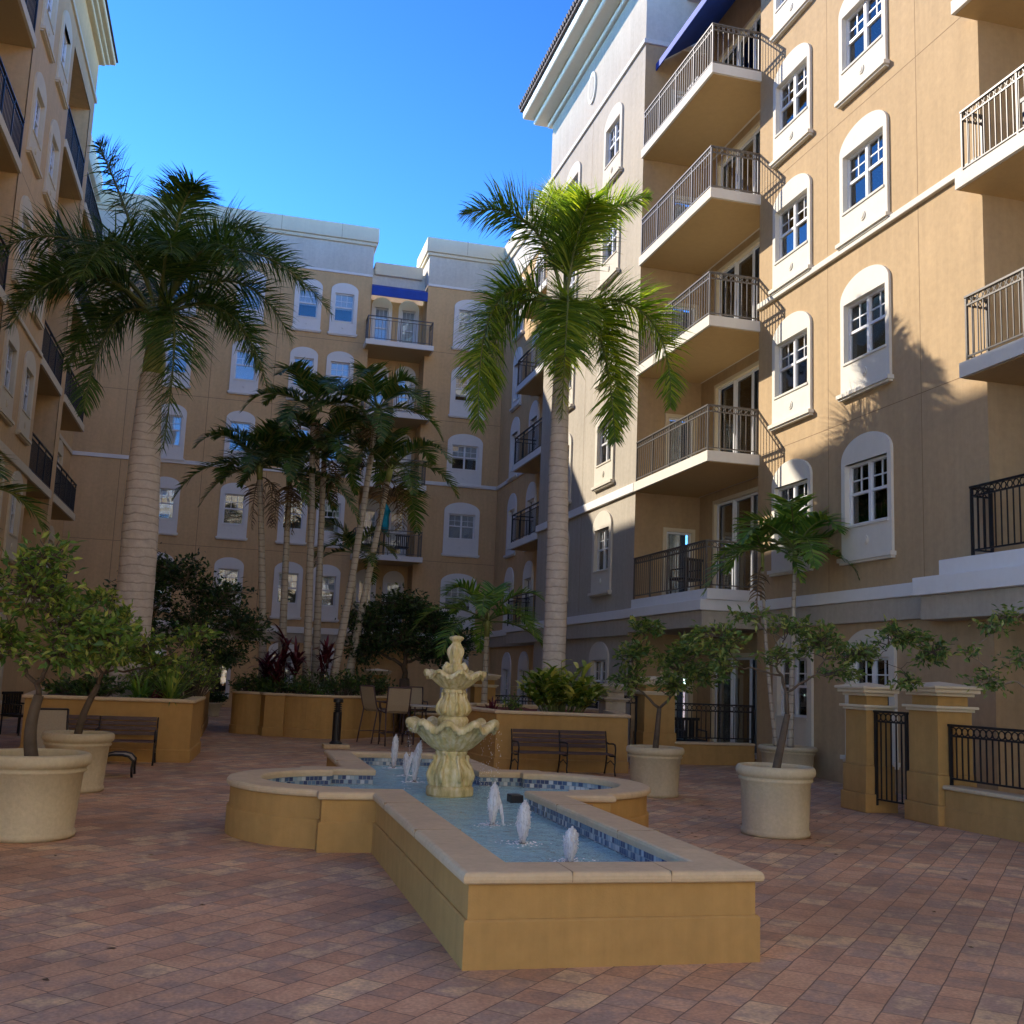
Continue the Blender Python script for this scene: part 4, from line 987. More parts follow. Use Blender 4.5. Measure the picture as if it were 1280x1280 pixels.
sling_chair(3.62, 23.55, 185, 'tall sling bar chair seen from behind, nearest the bar table', 1., True, 'bar_chair')
sling_chair(3.35, 24.35, 120, 'tall sling bar chair on the left of the bar table, by the curved planter', 1., True, 'bar_chair')
sling_chair(4.25, 24.9, 0, 'tall sling bar chair on the far side of the bar table', 1., True, 'bar_chair')
t = thing('bar_table', 'white topped bar height table behind the tiered fountain', 'table', (4.55, 24.1, 0))
m = MB(); m.box(4.0, 5.15, 23.75, 24.55, .83, .86); m.build('table_top', M['table'], t, bevel=.008)
for x in (4.1, 5.05):
    for y in (23.83, 24.47): m = MB(); m.tube([(x,y,.83),(x,y,0)], .02, 8); m.build('leg', M['bench'], t)

# bollard lamp on a stone pad
t = thing('bollard_light', 'black bollard light with a louvred head on a cream pad beyond the pool', 'bollard light', (2.27, 22.4, 0))
m = MB(); m.box(2.01, 2.53, 22.14, 22.66, 0, .085); m.build('pad', M['coping'], t, bevel=.015)
m = MB(); m.lathe([(.13,.085),(.13,.11),(.095,.14),(.088,.16),(.088,.72),(.07,.73)], (2.27,22.4,0), 24); m.build('post', M['black'], t)
m = MB(); m.lathe([(.05,.73),(.05,.92)], (2.27,22.4,0), 16)
for k in range(4): m.lathe([(.055,.745+k*.042),(.092,.74+k*.042),(.07,.765+k*.042),(.055,.766+k*.042)], (2.27,22.4,0), 20)
m.lathe([(.10,.91),(.105,.93),(.10,.98),(.06,.995),(.001,1.0)], (2.27,22.4,0), 24); m.build('lamp_head', M['black'], t)

# =================================================================== GATE PILLARS, FENCES, PATIO WALLS
def pillar(label, x0, x1, y0, y1, h=1.66, mat='pool', capm='trimc'):
    t = thing('gate_pillar', label, 'pillar', ((x0+x1)/2, (y0+y1)/2, 0), 'stuccoed gate pillars')
    b = .03
    m = MB(); m.box(x0, x1, y0, y1, .62, h-.33); m.box(x0+.03, x1-.03, y0+.03, y1-.03, h-.26, h-.14); m.build('shaft', M[mat], t)
    m = MB(); m.box(x0-b, x1+b, y0-b, y1+b, .24, .60); m.box(x0-b*.4, x1+b*.4, y0-b*.4, y1+b*.4, .60, .62); m.box(x0-b*1.8, x1+b*1.8, y0-b*1.8, y1+b*1.8, 0, .24); m.build('plinth', M[mat], t, bevel=.01)
    m = MB(); m.box(x0-.03, x1+.03, y0-.03, y1+.03, h-.33, h-.295); m.box(x0-.065, x1+.065, y0-.065, y1+.065, h-.295, h-.26); m.box(x0-.03, x1+.03, y0-.03, y1+.03, h-.14, h-.10); m.box(x0-.08, x1+.08, y0-.08, y1+.08, h-.10, h-.05)
    vs = [(x0-.11,y0-.11,h-.05),(x1+.11,y0-.11,h-.05),(x1+.11,y1+.11,h-.05),(x0-.11,y1+.11,h-.05),(x0-.11,y0-.11,h-.015),(x1+.11,y0-.11,h-.015),(x1+.11,y1+.11,h-.015),(x0-.11,y1+.11,h-.015),((x0+x1)/2,(y0+y1)/2,h+.04)]
    m.add(vs, [(0,3,2,1),(0,1,5,4),(1,2,6,5),(2,3,7,6),(3,0,4,7),(4,5,8),(5,6,8),(6,7,8),(7,4,8)]); m.build('cap', M[capm], t, bevel=.008)
    return t
pillar('tan gate pillar with a moulded cap left of the iron gate by the right wing', 8.32, 8.70, 12.92, 13.42)
pillar('tan gate pillar with a moulded cap at the right frame side, between iron gate and fence', 8.53, 9.02, 11.70, 12.28, 1.70)
pillar('tan pillar with a moulded cap at the patio of the middle balcony bay', 8.02, 8.66, 20.1, 20.6)
pillar('grey tan pillar left of the patio gate, beyond the right planter', 7.28, 7.70, 20.3, 20.7, 1.5, 'greige', 'greige')
pillar('tan pillar with a pale cap far behind the tiered fountain, right of the slim palm', 6.2, 6.75, 27.2, 27.7, 1.6)
pillar('tan pillar with a pale cap far back, left of the tiered fountain', 3.9, 4.4, 30.4, 30.9, 1.6)
def fence(name, label, cat, path, z, h, base=True, mat='black', thick=.2, fz=None, group=None):
    a = path[0]; t = thing(name, label, cat, (a[0], a[1], 0), group)
    if base:
        for i in range(len(path)-1):
            p, q = V((*path[i], 0)), V((*path[i+1], 0))
            m = MB(); m.bar(p+V((0,0,(z-.05)/2)), q+V((0,0,(z-.05)/2)), thick, z-.05); m.bar(p+V((0,0,.11)), q+V((0,0,.11)), thick+.04, .22); m.build('wall', M['pool'], t)
            m = MB(); m.bar(p+V((0,0,z-.025)), q+V((0,0,z-.025)), thick+.09, .05); m.build('coping', M['coping'], t, bevel=.015)
    r = MB(); railing(r, path, z+.0 if base else z, h, sp=.10, post=1.3); r.build('railing', M[mat], t); return t
fence('garden_fence', 'low tan wall topped by black iron railing with rings, at the right frame edge', 'fence', [(8.68, 11.66), (8.80, 10.3), (8.7, 8.3)], .49, .72)
fence('garden_fence', 'low tan wall with black iron railing below the middle balcony bay', 'fence', [(8.66, 20.2), (10.4, 20.2)], .44, .74)
fence('garden_fence', 'dark iron railing seen beyond the right planter', 'fence', [(6.75, 28.5), (8.6, 28.5), (8.6, 24.6)], .35, .7)
fence('iron_gate', 'narrow black iron gate with rings between the two tan gate pillars', 'gate', [(8.44, 12.88), (8.52, 12.32)], .1, 1.22, False)
fence('iron_gate', 'black iron gate between the grey pillar and the patio pillar', 'gate', [(7.74, 20.45), (7.98, 20.45)], .08, 1.2, False)

# =================================================================== THINGS ON BALCONIES
t = thing('patio_umbrella', 'closed teal umbrella standing on a balcony of the far wing', 'umbrella', (5.62, 41.9, 6.0))
m = MB(); m.lathe([(.03,6.95),(.13,7.0),(.15,7.3),(.13,7.6),(.17,7.78),(.20,7.80),(.10,8.0),(.01,8.12)], (5.62,41.9,0), 16, fn=flute(6,.12)); m.build('canopy', M['teal'], t, smooth=True)
m = MB(); m.tube([(5.62,41.9,6.0),(5.62,41.9,8.15)], .02, 8); m.build('pole', M['black'], t)
def patio_seat(x, y, z, rot, label):
    t = thing('patio_chair', label, 'chair', (x,y,z)); T = Matrix.Translation((x,y,z)) @ Matrix.Rotation(math.radians(rot),4,'Z')
    m = MB(T); m.box(-.28,.28,-.25,.25,.36,.42); m.build('seat', M['black'], t, bevel=.02)
    m = MB(T)
    for i in range(7): m.box(-.26+i*.078,-.215+i*.078,.22,.245,.42,.84)
    m.box(-.29,.29,.21,.255,.80,.86); m.build('backrest', M['black'], t)
    m = MB(T)
    for a in (-.25,.25):
        for b in (-.22,.22): m.tube([(a,b,0),(a,b,.36)], .018, 6)
        m.tube([(a,-.22,.36),(a,-.22,.6),(a,.22,.62)], .018, 6)
    m.build('frame', M['black'], t)
patio_seat(5.15, 41.8, 6.0, 180, 'dark patio chair at the left of the far balcony with the teal umbrella')
patio_seat(6.3, 41.8, 6.0, 180, 'dark patio chair at the right of the far balcony with the teal umbrella')
patio_seat(5.4, 41.8, 8.83, 160, 'dark patio chair on the far balcony above the teal umbrella')
patio_seat(10.7, 11.9, 9.25, 90, 'dark patio chair on the sunlit balcony at the right frame edge')
patio_seat(10.7, 11.7, 6.35, 90, 'dark patio chair on the lower shaded balcony at the right frame edge')
patio_seat(9.95, 22.6, 3.52, 200, 'dark patio chair on the lowest balcony of the middle bay')
patio_seat(9.6, 21.4, .0, 0, 'dark patio chair on the ground patio behind the iron railing')
patio_seat(10.0, 22.2, 14.98, 90, 'dark patio chair on the top balcony under the blue awning')
patio_seat(-4.0, 24.2, 0, 60, 'dark patio chair by the left wing, at the left frame edge')
# =================================================================== VEGETATION
UP = V((0,0,1))
def frond_mesh(mb, P, L, n, rnd, w=.03, droop=.55, plume=.5, fwd=.45, mi=0, rach=1, segs=3, r0=.03, start=.1, lift=.25):
    """pinnate frond along a bezier P: leaflets both sides, arching down"""
    p = [V(q) for q in P]; pts = [bez(*p, t/14) for t in range(15)]
    mb.tube(pts, [r0*(1-.85*i/14)+.003 for i in range(15)], 5, rach)
    for i in range(n):
        t = start+(1-start)*(i+.5)/n
        c = bez(*p, t); d = (bez(*p, min(1,t+.02))-bez(*p, max(0,t-.02))).normalized()
        side = d.cross(UP)
        if side.length < .15: side = d.cross(V((p[3].y-p[0].y, -(p[3].x-p[0].x), .3)))
        side.normalize(); nrm = side.cross(d).normalized()
        env = math.sin(PI*min(1, (t*.86+.12)))**.6
        ll = L*env*(.85+.3*rnd.random())
        for s in (-1, 1):
            el = lift+plume*rnd.uniform(-1, 1)
            v = (side*s*math.cos(el)+nrm*math.sin(el)+d*(fwd+rnd.uniform(-.12,.15)+.9*max(0,t-.8)*3)).normalized()
            v = (v+V((rnd.uniform(-.09,.09), rnd.uniform(-.09,.09), rnd.uniform(-.09,.09)))).normalized()
            q = c.copy(); dirv = v.copy(); wv = dirv.cross(nrm if abs(dirv.dot(nrm)) < .9 else d)
            if wv.length < .01: continue
            wv.normalize(); ww = w*rnd.uniform(.8,1.2)
            vs = [tuple(q-wv*ww*.35), tuple(q+wv*ww*.35)]; fs = []
            for k in range(1, segs+1):
                q = q+dirv*ll/segs
                dirv = (dirv-UP*droop*rnd.uniform(.7,1.3)*(k/segs)).normalized()
                if k < segs:
                    f = ww*(.5 if k == 1 else .38); vs += [tuple(q-wv*f), tuple(q+wv*f)]; o = (k-1)*2; fs.append((o,o+1,o+3,o+2))
                else: vs.append(tuple(q)); o = (k-1)*2; fs.append((o,o+1,o+2))
            mb.add(vs, fs, mi)

def mkfrond(parent, P, mats, **k):
    m = MB(); frond_mesh(m, P, mi=0, **k); return m.build('frond', mats, parent)

# ---- royal palm by the right planter
def royal(name, label, base, crown, rb, rm, rt, shaft_len, fr, mats, L, n, seed, w=.03, droop=.6):
    t = thing(name, label, 'palm tree', base); rnd = random.Random(seed)
    b = V(base); c = V(crown); sb = c-(c-b).normalized()*shaft_len
    m = MB(); K = 26; pts = []; rs = []
    for i in range(K+1):
        f = i/K; pts.append(b.lerp(sb, f)+V((.03*math.sin(f*5), .02*math.sin(f*4), 0)))
        r = rb+(rm-rb)*min(1, f*2.0) if f < .5 else rm+(rt-rm)*((f-.5)/.5)**1.3
        if f < .06: r *= 1+.18*(1-f/.06)
        rs.append(r*(1+.012*(i % 2)))
    m.tube(pts, rs, 28, cap=False); m.build('trunk', M['royal'], t, smooth=True)
    m = MB(); K = 12; pts = [sb.lerp(c, i/K) for i in range(K+1)]
    m.tube(pts, [rt*1.02*(1-.62*(i/K)**1.3)*(1+.10*math.sin(PI*min(1,i/K*1.6))) for i in range(K+1)], 20); m.build('crownshaft', M['shaft'], t, smooth=True)
    for (p1, p2, p3) in fr:
        P = [c-V((0,0,.1)), c+V(p1), c+V(p2), c+V(p3)]
        mkfrond(t, P, mats, L=L*rnd.uniform(.9,1.1), n=n, rnd=rnd, w=w, droop=droop, plume=.8, fwd=.62, r0=.04, segs=3, start=.2)
    return t
# offsets from the crown: first handle, second handle, tip (metres)
frR = [((.05,-.1,1.0),(.2,-.3,1.95),(.22,-.9,1.85)),
       ((-.2,.1,1.2),(-.8,.2,2.35),(-2.05,.3,1.72)),
       ((.1,0,1.4),(.45,-.2,2.05),(1.5,-.5,2.3)),
       ((-.95,-.1,.55),(-1.9,-.2,.35),(-1.7,-.3,-2.7)),
       ((-.1,-.7,.4),(-.35,-1.25,-.5),(-.35,-1.2,-2.6)),
       ((.5,-.2,.3),(.8,-.4,-.8),(.95,-.5,-2.75)),
       ((.7,.1,.5),(1.25,.1,-.2),(1.2,.1,-2.35)),
       ((.95,0,.55),(2.25,-.2,.4),(2.15,-.3,-1.9)),
       ((-.6,.6,.6),(-1.35,.9,.2),(-1.25,1.0,-1.9)),
       ((.2,.9,.8),(.5,1.8,.5),(.6,2.1,-.9)),
       ((0,.1,1.5),(.05,.3,2.2),(-.15,.6,2.55))]
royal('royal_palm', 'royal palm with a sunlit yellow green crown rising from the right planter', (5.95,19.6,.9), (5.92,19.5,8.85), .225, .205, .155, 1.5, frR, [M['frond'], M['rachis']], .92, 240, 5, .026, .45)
frL = [((-.5,0,1.6),(-1.1,0,2.7),(-1.35,-.1,3.2)),
       ((.3,-.1,1.3),(1.6,-.2,2.3),(3.2,-.3,.35)),
       ((.4,.3,1.5),(1.6,.5,2.5),(2.7,.6,1.1)),
       ((.3,.2,1.5),(.9,.5,2.5),(1.75,.6,2.1)),
       ((.8,-.3,.6),(1.6,-.5,.3),(2.1,-.6,-1.35)),
       ((.25,-.5,.5),(.5,-.9,-.3),(.35,-.8,-2.7)),
       ((-.9,-.1,1.3),(-2.2,-.2,1.8),(-3.1,-.3,.45)),
       ((-.8,.4,1.2),(-1.9,.7,1.7),(-2.7,.8,.1)),
       ((-.9,-.5,.8),(-1.8,-.9,.7),(-2.35,-1.0,-.85)),
       ((.1,-1.0,1.0),(.2,-2.0,1.1),(.35,-2.8,.2)),
       ((.5,-.8,1.2),(1.1,-1.7,1.4),(1.5,-2.2,.3)),
       ((-.1,.9,1.2),(-.2,2.0,1.5),(-.3,2.9,.2)),
       ((-.5,.9,1.0),(-1.3,1.6,1.0),(-1.8,1.9,-.7)),
       ((.6,.8,1.1),(1.3,1.4,1.3),(1.9,1.9,-.3)),
       ((-.4,-.7,1.2),(-.9,-1.6,1.2),(-1.1,-2.2,-.2)),
       ((.7,.1,1.1),(1.7,.1,1.4),(2.5,0,-.2)),
       ((-.5,.2,.5),(-1.1,.3,.0),(-1.2,.3,-1.9)),
       ((.1,-.2,1.5),(.3,-.5,2.4),(.5,-.9,2.3)),
       ((-1.0,.1,.9),(-2.1,.1,1.0),(-2.6,0,-.5))]
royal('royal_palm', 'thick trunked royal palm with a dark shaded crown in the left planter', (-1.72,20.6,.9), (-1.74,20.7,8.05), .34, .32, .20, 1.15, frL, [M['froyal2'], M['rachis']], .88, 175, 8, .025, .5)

# ---- slim clustered palms in the centre planter
def slim_palm(label, base, crown, lean, seed, nf=10, R_=1.75, mats=None, group='slim palms in the centre planter', r=.085, L=.60, n=54, up=.9, name='slim_palm', dead=3, w=.045, wig=.12):
    t = thing(name, label, 'palm tree', base, group); rnd = random.Random(seed); b = V(base); c = V(crown)
    m = MB(); K = 18; mid = b.lerp(c, .5)+V((lean, 0, 0))
    pts = [b*(1-f)**2+mid*2*f*(1-f)+c*f*f for f in [i/K for i in range(K+1)]]
    m.tube(pts, [r*(1.25-.5*i/K)*(1+.03*(i % 2)) for i in range(K+1)], 12); m.build('trunk', M['palmtrunk'], t, smooth=True)
    m = MB(); d = (pts[-1]-pts[-2]).normalized(); m.tube([c-d*.05, c+d*.25, c+d*.5], [r*.9, r*1.0, r*.35], 10); m.build('crownshaft', M['shaft'], t, smooth=True)
    top = c+d*.4; mats = mats or [M['fclump'], M['rachis']]
    a0 = rnd.random()*6
    for k in range(nf):
        a = a0+2.4*k; e = (k+.5)/nf; el = math.radians(78-88*e)*up; rl = R_*rnd.uniform(.85,1.12)
        dv = V((math.cos(a)*math.cos(el), math.sin(a)*math.cos(el), math.sin(el)))
        hor = V((math.cos(a), math.sin(a), 0))
        p1 = top+dv*rl*.4; p2 = top+dv*rl*.75+hor*rl*.12-UP*rl*.05; p3 = top+dv*rl*.72+hor*rl*.42-UP*rl*(.28+.45*e)
        mkfrond(t, [top-UP*.1, p1, p2, p3], mats, L=L*rnd.uniform(.85,1.1), n=n, rnd=rnd, w=w, droop=.32, plume=.22, fwd=.7, r0=.02, segs=3, start=.18, lift=.3)
    for k in range(dead):
        a = rnd.random()*6.28; hor = V((math.cos(a), math.sin(a), 0))
        mkfrond(t, [c, c+hor*.35+UP*.1, c+hor*.55-UP*.5, c+hor*.45-UP*1.25], [M['dead'], M['dead']], L=L*.7, n=18, rnd=rnd, w=.03, droop=.9, plume=.5, fwd=.5, r0=.014, segs=3, start=.3)
    return t
slim_palm('slim ringed palm, leftmost of the centre planter group', (.92,27.3,.9), (.46,27.4,6.25), .05, 11)
slim_palm('slim ringed palm, second from left in the centre planter group', (1.36,27.8,.9), (1.2,27.6,6.2), .0, 12)
slim_palm('slim ringed palm, third from left and tallest upright of the centre group', (1.93,27.0,.9), (1.67,27.4,7.85), .06, 13, 11)
slim_palm('slim ringed palm, fourth from left in the centre planter group', (2.22,28.0,.9), (2.05,27.8,7.0), .0, 14)
slim_palm('curved slim palm leaning right, fifth from left in the centre group', (2.50,26.8,.9), (3.28,27.4,8.0), .12, 15, 11)
slim_palm('leaning slim palm, rightmost of the centre planter group', (2.95,27.6,.9), (3.72,27.6,6.5), -.02, 16, 11)
slim_palm('small young palm between the leaning trunks of the centre group', (3.25,28.6,.9), (3.1,28.6,4.35), .0, 17, 9, 1.25, None, 'slim palms in the centre planter', .05, .42, 28, dead=0)
slim_palm('young bright palm right of centre, behind the tiered fountain', (5.75,24.2,0), (5.72,24.1,2.5), .0, 18, 11, 1.5, [M['fbright'], M['rachis']], 'single small palms', .07, .5, 40, dead=0, w=.045)
slim_palm('potted slim palm with a bright upright crown against the right wing', (9.80,17.6,.45), (9.83,17.5,3.75), .0, 19, 12, 1.35, [M['fbright'], M['rachis']], 'palms in the cream pot by the right wing', .045, .5, 34, dead=0, w=.055)
slim_palm('second thinner palm stem leaning left in the same pot by the right wing', (9.62,17.75,.45), (9.30,17.7,3.7), -.1, 20, 6, .9, [M['fbright'], M['rachis']], 'palms in the cream pot by the right wing', .032, .36, 22, dead=1, w=.055)
# palm reaching in at the left frame edge
slim_palm('small palm at the left frame edge, mostly outside the picture', (-3.6,13.6,0), (-3.55,13.6,3.0), .0, 21, 10, 1.3, [M['fclump'], M['rachis']], 'single small palms', .07, .5, 34, dead=0, w=.045)

# ---- broadleaf trees
def leaf(mb, p, d, size, rnd, mi=0, wid=.42):
    d = d.normalized(); s = d.cross(V((rnd.uniform(-1,1),rnd.uniform(-1,1),rnd.uniform(.2,1.4)))); 
    if s.length < .05: return
    s.normalize(); n = s.cross(d)
    a = p+d*size*.5; w = size*wid*.5
    mb.add([tuple(p), tuple(a+s*w+n*size*.06), tuple(p+d*size-n*size*.05), tuple(a-s*w+n*size*.06)], [(0,1,2),(0,2,3)], mi)
def tree(name, label, base, fork, clusters, leafmat_, bark='bark', seed=1, ls=.08, per=9, r0=.045, cat='tree', group=None, spread=.10, limbs_from=None, wid=.42, sub=1.0):
    """trunk to the fork, one limb per cluster (centre, radii, twigs), twigs with leaves at their outer ends"""
    t = thing(name, label, cat, base, group); rnd = random.Random(seed); b = V(base); f = V(fork)
    tr = MB(); K = 8
    jt = V((rnd.uniform(-.04,.04), rnd.uniform(-.04,.04), 0))
    pts = [b.lerp(f, i/K)+jt*math.sin(PI*i/K) for i in range(K+1)]
    tr.tube(pts, [r0*(1.15-.35*i/K) for i in range(K+1)], 10)
    lf = MB(); nodes = [(pts[-1], r0*.6), (pts[-2], r0*.65)]
    for (cx, cy, cz, rx, ry, rz, nt) in sorted(clusters, key=lambda q: (V(q[:3])-f).length):
        c = V((cx,cy,cz)); start, w0 = min(nodes, key=lambda q: (q[0]-c).length*1.0+(f-q[0]).length*.35+(.25*sub if q[0].z > c.z-.05 else 0))
        p1 = start.lerp(c, .35)+V((rnd.uniform(-.14,.14), rnd.uniform(-.14,.14), rnd.uniform(-.04,.16))); p2 = start.lerp(c, .7)+V((rnd.uniform(-.12,.12), rnd.uniform(-.12,.12), rnd.uniform(-.04,.12)))
        lim = [bez(start, p1, p2, c, i/8)+V((rnd.gauss(0,1),rnd.gauss(0,1),rnd.gauss(0,1)))*(.014 if 0 < i < 8 else 0)*sub for i in range(9)]
        tr.tube(lim, [w0*(.8-.62*i/8)+.003 for i in range(9)], 7); nodes += [(lim[i], w0*(.8-.62*i/8)) for i in (2,3,4,5,6)]
        for k in range(nt):
            while True:
                u = V((rnd.uniform(-1,1), rnd.uniform(-1,1), rnd.uniform(-1,1)))
                if u.length <= 1: break
            u = u*(.55+.45*u.length)
            tip = c+V((u.x*rx, u.y*ry, u.z*rz))
            q = min(((a-tip).length*rnd.uniform(.8,1.25), n_) for n_, a in enumerate(lim[2:]))[1]; q = lim[2+q]
            md = q.lerp(tip, .55)+V((rnd.uniform(-.05,.05), rnd.uniform(-.05,.05), rnd.uniform(-.02,.06)))*sub
            tw = [q, q.lerp(md, .6), md, md.lerp(tip, .6), tip]
            tr.tube(tw, [.007*sub, .006*sub, .005*sub, .003*sub, .002*sub], 4, cap=False)
            d = (tip-md).normalized()
            for j in range(per):
                p = md.lerp(tip, rnd.uniform(.25, 1.05))+V((rnd.gauss(0,1), rnd.gauss(0,1), rnd.gauss(0,.8)))*spread*.35
                ld = d*.6+V((rnd.gauss(0,.7), rnd.gauss(0,.7), rnd.gauss(.1,.5)))
                leaf(lf, p, ld, ls*rnd.uniform(.6,1.25), rnd, wid=wid)
    tr.build('trunk', M[bark], t, smooth=True)
    lf.build('crown', M[leafmat_], t)
    return t
tree('small_tree', 'broadleaf small tree in the left foreground pot, cut by the frame', (-1.62,10.72,.62), (-1.62,10.66,1.25),
     [(-1.95,10.6,1.75,.38,.35,.28,70),(-1.75,10.5,2.2,.42,.35,.3,70),(-1.42,10.7,1.95,.36,.4,.28,80),(-1.1,10.8,1.75,.32,.35,.24,60),(-1.6,10.5,2.5,.25,.25,.2,30),(-2.2,10.4,2.3,.35,.3,.3,45),(-1.45,10.3,1.62,.3,.25,.16,35)], 'citrus', seed=31, ls=.095, per=7, r0=.055, group='small trees in round pots')
tree('small_tree', 'broadleaf small tree with a slanting trunk in the second left pot', (-1.70,14.35,.6), (-1.50,14.25,1.28),
     [(-1.75,14.2,1.72,.3,.35,.22,50),(-1.35,14.2,2.0,.4,.4,.28,80),(-1.0,14.2,1.75,.4,.35,.22,70),(-.72,14.2,1.55,.25,.3,.15,30),(-1.6,14.1,2.3,.28,.3,.2,35),(-.45,14.3,1.95,.3,.3,.18,25),(-1.3,14,1.62,.3,.3,.15,30)], 'citrus', seed=32, ls=.105, per=7, r0=.045, group='small trees in round pots')
tree('small_tree', 'open crowned small tree in the pot to the right of the right bench', (6.0,14.6,.6), (6.03,14.55,1.22),
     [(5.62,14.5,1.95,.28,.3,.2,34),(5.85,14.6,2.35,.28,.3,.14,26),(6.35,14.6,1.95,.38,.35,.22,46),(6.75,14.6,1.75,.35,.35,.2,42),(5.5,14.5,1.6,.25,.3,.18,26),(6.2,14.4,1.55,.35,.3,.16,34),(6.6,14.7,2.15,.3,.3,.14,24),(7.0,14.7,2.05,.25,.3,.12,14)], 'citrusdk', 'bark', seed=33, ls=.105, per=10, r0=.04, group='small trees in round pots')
tree('small_tree', 'wide sparse small tree with long pale limbs in the pot before the gate pillars', (5.92,10.95,.66), (6.02,10.87,1.30),
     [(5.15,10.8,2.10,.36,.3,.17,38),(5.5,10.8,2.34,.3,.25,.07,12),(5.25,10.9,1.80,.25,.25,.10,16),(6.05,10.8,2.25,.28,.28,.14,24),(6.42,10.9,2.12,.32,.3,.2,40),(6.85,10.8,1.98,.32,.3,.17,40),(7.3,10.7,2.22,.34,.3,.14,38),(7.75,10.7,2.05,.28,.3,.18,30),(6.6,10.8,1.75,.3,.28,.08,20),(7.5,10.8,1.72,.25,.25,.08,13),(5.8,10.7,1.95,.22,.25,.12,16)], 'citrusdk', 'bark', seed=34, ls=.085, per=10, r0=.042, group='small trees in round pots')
tree('small_tree', 'sparse tree whose pale twigs reach in from beyond the right frame edge', (8.15,9.2,0), (8.1,9.25,1.3),
     [(7.45,9.3,2.28,.16,.2,.10,14),(7.2,9.4,2.02,.2,.2,.05,6),(7.75,9.3,1.95,.25,.25,.1,14),(7.35,9.3,1.72,.28,.22,.12,20),(7.7,9.3,2.4,.2,.2,.1,14),(8.2,9.2,2.2,.3,.3,.25,40)], 'citrusdk', 'barkpale', seed=35, ls=.075, per=8, r0=.045, group='small trees in round pots')
tree('shade_tree', 'dense dark green tree with a layered crown behind the left planter', (-.9,24.9,.6), (-.95,24.8,1.5),
     [(-1.9,24.5,3.0,.8,.7,.5,110),(-1.2,24.7,3.5,.9,.7,.42,130),(-.3,24.8,3.05,.8,.7,.42,120),(.3,24.8,2.4,.62,.6,.4,100),(-.7,24.5,2.35,.8,.6,.5,110),(-1.8,24.4,2.2,.7,.6,.4,70),(.1,24.6,1.8,.4,.5,.25,40),(-.4,24.5,1.75,.5,.5,.22,40)], 'dark', 'barkpale', seed=41, ls=.13, per=12, r0=.12, spread=.3, sub=2)
tree('shade_tree', 'wide dark tree with dense foliage behind the bar table', (4.5,28.0,.5), (4.5,28,1.4),
     [(3.5,27.8,2.8,.75,.8,.45,110),(4.3,27.8,3.25,.85,.8,.38,130),(5.2,28,2.9,.85,.8,.45,130),(5.9,28.2,2.35,.6,.7,.4,80),(3.3,27.7,2.1,.55,.6,.4,70),(4.4,27.7,2.4,.9,.7,.45,120),(5.3,27.8,2.05,.6,.6,.3,60)], 'dark', 'bark', seed=42, ls=.14, per=12, r0=.16, spread=.3, sub=2)
tree('small_tree', 'small bare stemmed plant in the far pot before the white door', (-.30,34.6,.3), (-.25,34.6,1.3), [(-.15,34.6,1.75,.5,.4,.35,60)], 'dark', seed=43, ls=.12, per=10, r0=.03, sub=1.5)

# ---- shrubs in the planters
def shrub(label, x, y, z, rx, ry, rz, n, mat, seed, ls=.11, name='shrub', group=None, wid=.42):
    rnd = random.Random(seed); t = thing(name, label, 'shrub', (x,y,z), group); st = MB(); lf = MB()
    for k in range(n):
        a = rnd.uniform(0, 2*PI); q = math.sqrt(rnd.random()); hgt = rz*(1-.45*q*q)*rnd.uniform(.35,1)
        tip = V((x+rx*q*math.cos(a), y+ry*q*math.sin(a), z+hgt)); b = V((x+.4*rx*q*math.cos(a), y+.4*ry*q*math.sin(a), z-.03))
        st.tube([b, b.lerp(tip,.5)+V((0,0,.05)), tip], [.008,.006,.003], 4, cap=False)
        d = (tip-b).normalized()
        for j in range(9):
            p = b.lerp(tip, rnd.uniform(.55,1.05))+V((rnd.gauss(0,.04), rnd.gauss(0,.04), rnd.gauss(0,.03)))
            leaf(lf, p, d*.4+V((rnd.gauss(0,.8), rnd.gauss(0,.8), rnd.gauss(.1,.5))), ls*rnd.uniform(.6,1.2), rnd, wid=wid)
    st.build('stem', M['bark'], t); lf.build('foliage', M[mat], t); return t
def strap(label, x, y, z, n, L, w, mat, seed, spread=1.1, droop=.5, name='strap_plant', tall=0, group=None, rise=.5):
    """rosette of long arching blades; tall > 0 puts them up a stem"""
    rnd = random.Random(seed); t = thing(name, label, 'plant', (x,y,z), group); lf = MB()
    for k in range(n):
        a = rnd.uniform(0, 2*PI); e = rnd.uniform(.15, 1.35)*rise*2; h0 = tall*rnd.uniform(.45,1); d = V((math.cos(a)*math.cos(e)*spread, math.sin(a)*math.cos(e)*spread, math.sin(e))).normalized()
        q = V((x+rnd.gauss(0,.04), y+rnd.gauss(0,.04), z+h0)); ll = L*rnd.uniform(.6,1.15); s = d.cross(UP); 
        if s.length < .05: continue
        s.normalize(); vs = []; fs = []; K = 5
        for i in range(K+1):
            f = w*math.sin(PI*min(1,(.12+.88*i/K)))**.8*.5 if i < K else .001
            vs += [tuple(q-s*f), tuple(q+s*f)]
            if i: o = (i-1)*2; fs.append((o,o+1,o+3,o+2))
            q = q+d*ll/K; d = (d-UP*droop*.32*(1+i*.4)).normalized()
        lf.add(vs, fs)
    if tall:
        st = MB(); st.tube([(x,y,z-.05),(x+.02,y,z+tall*.6),(x,y,z+tall)], [.022,.018,.012], 6); st.build('stem', M['bark'], t)
    lf.build('foliage', M[mat], t); return t
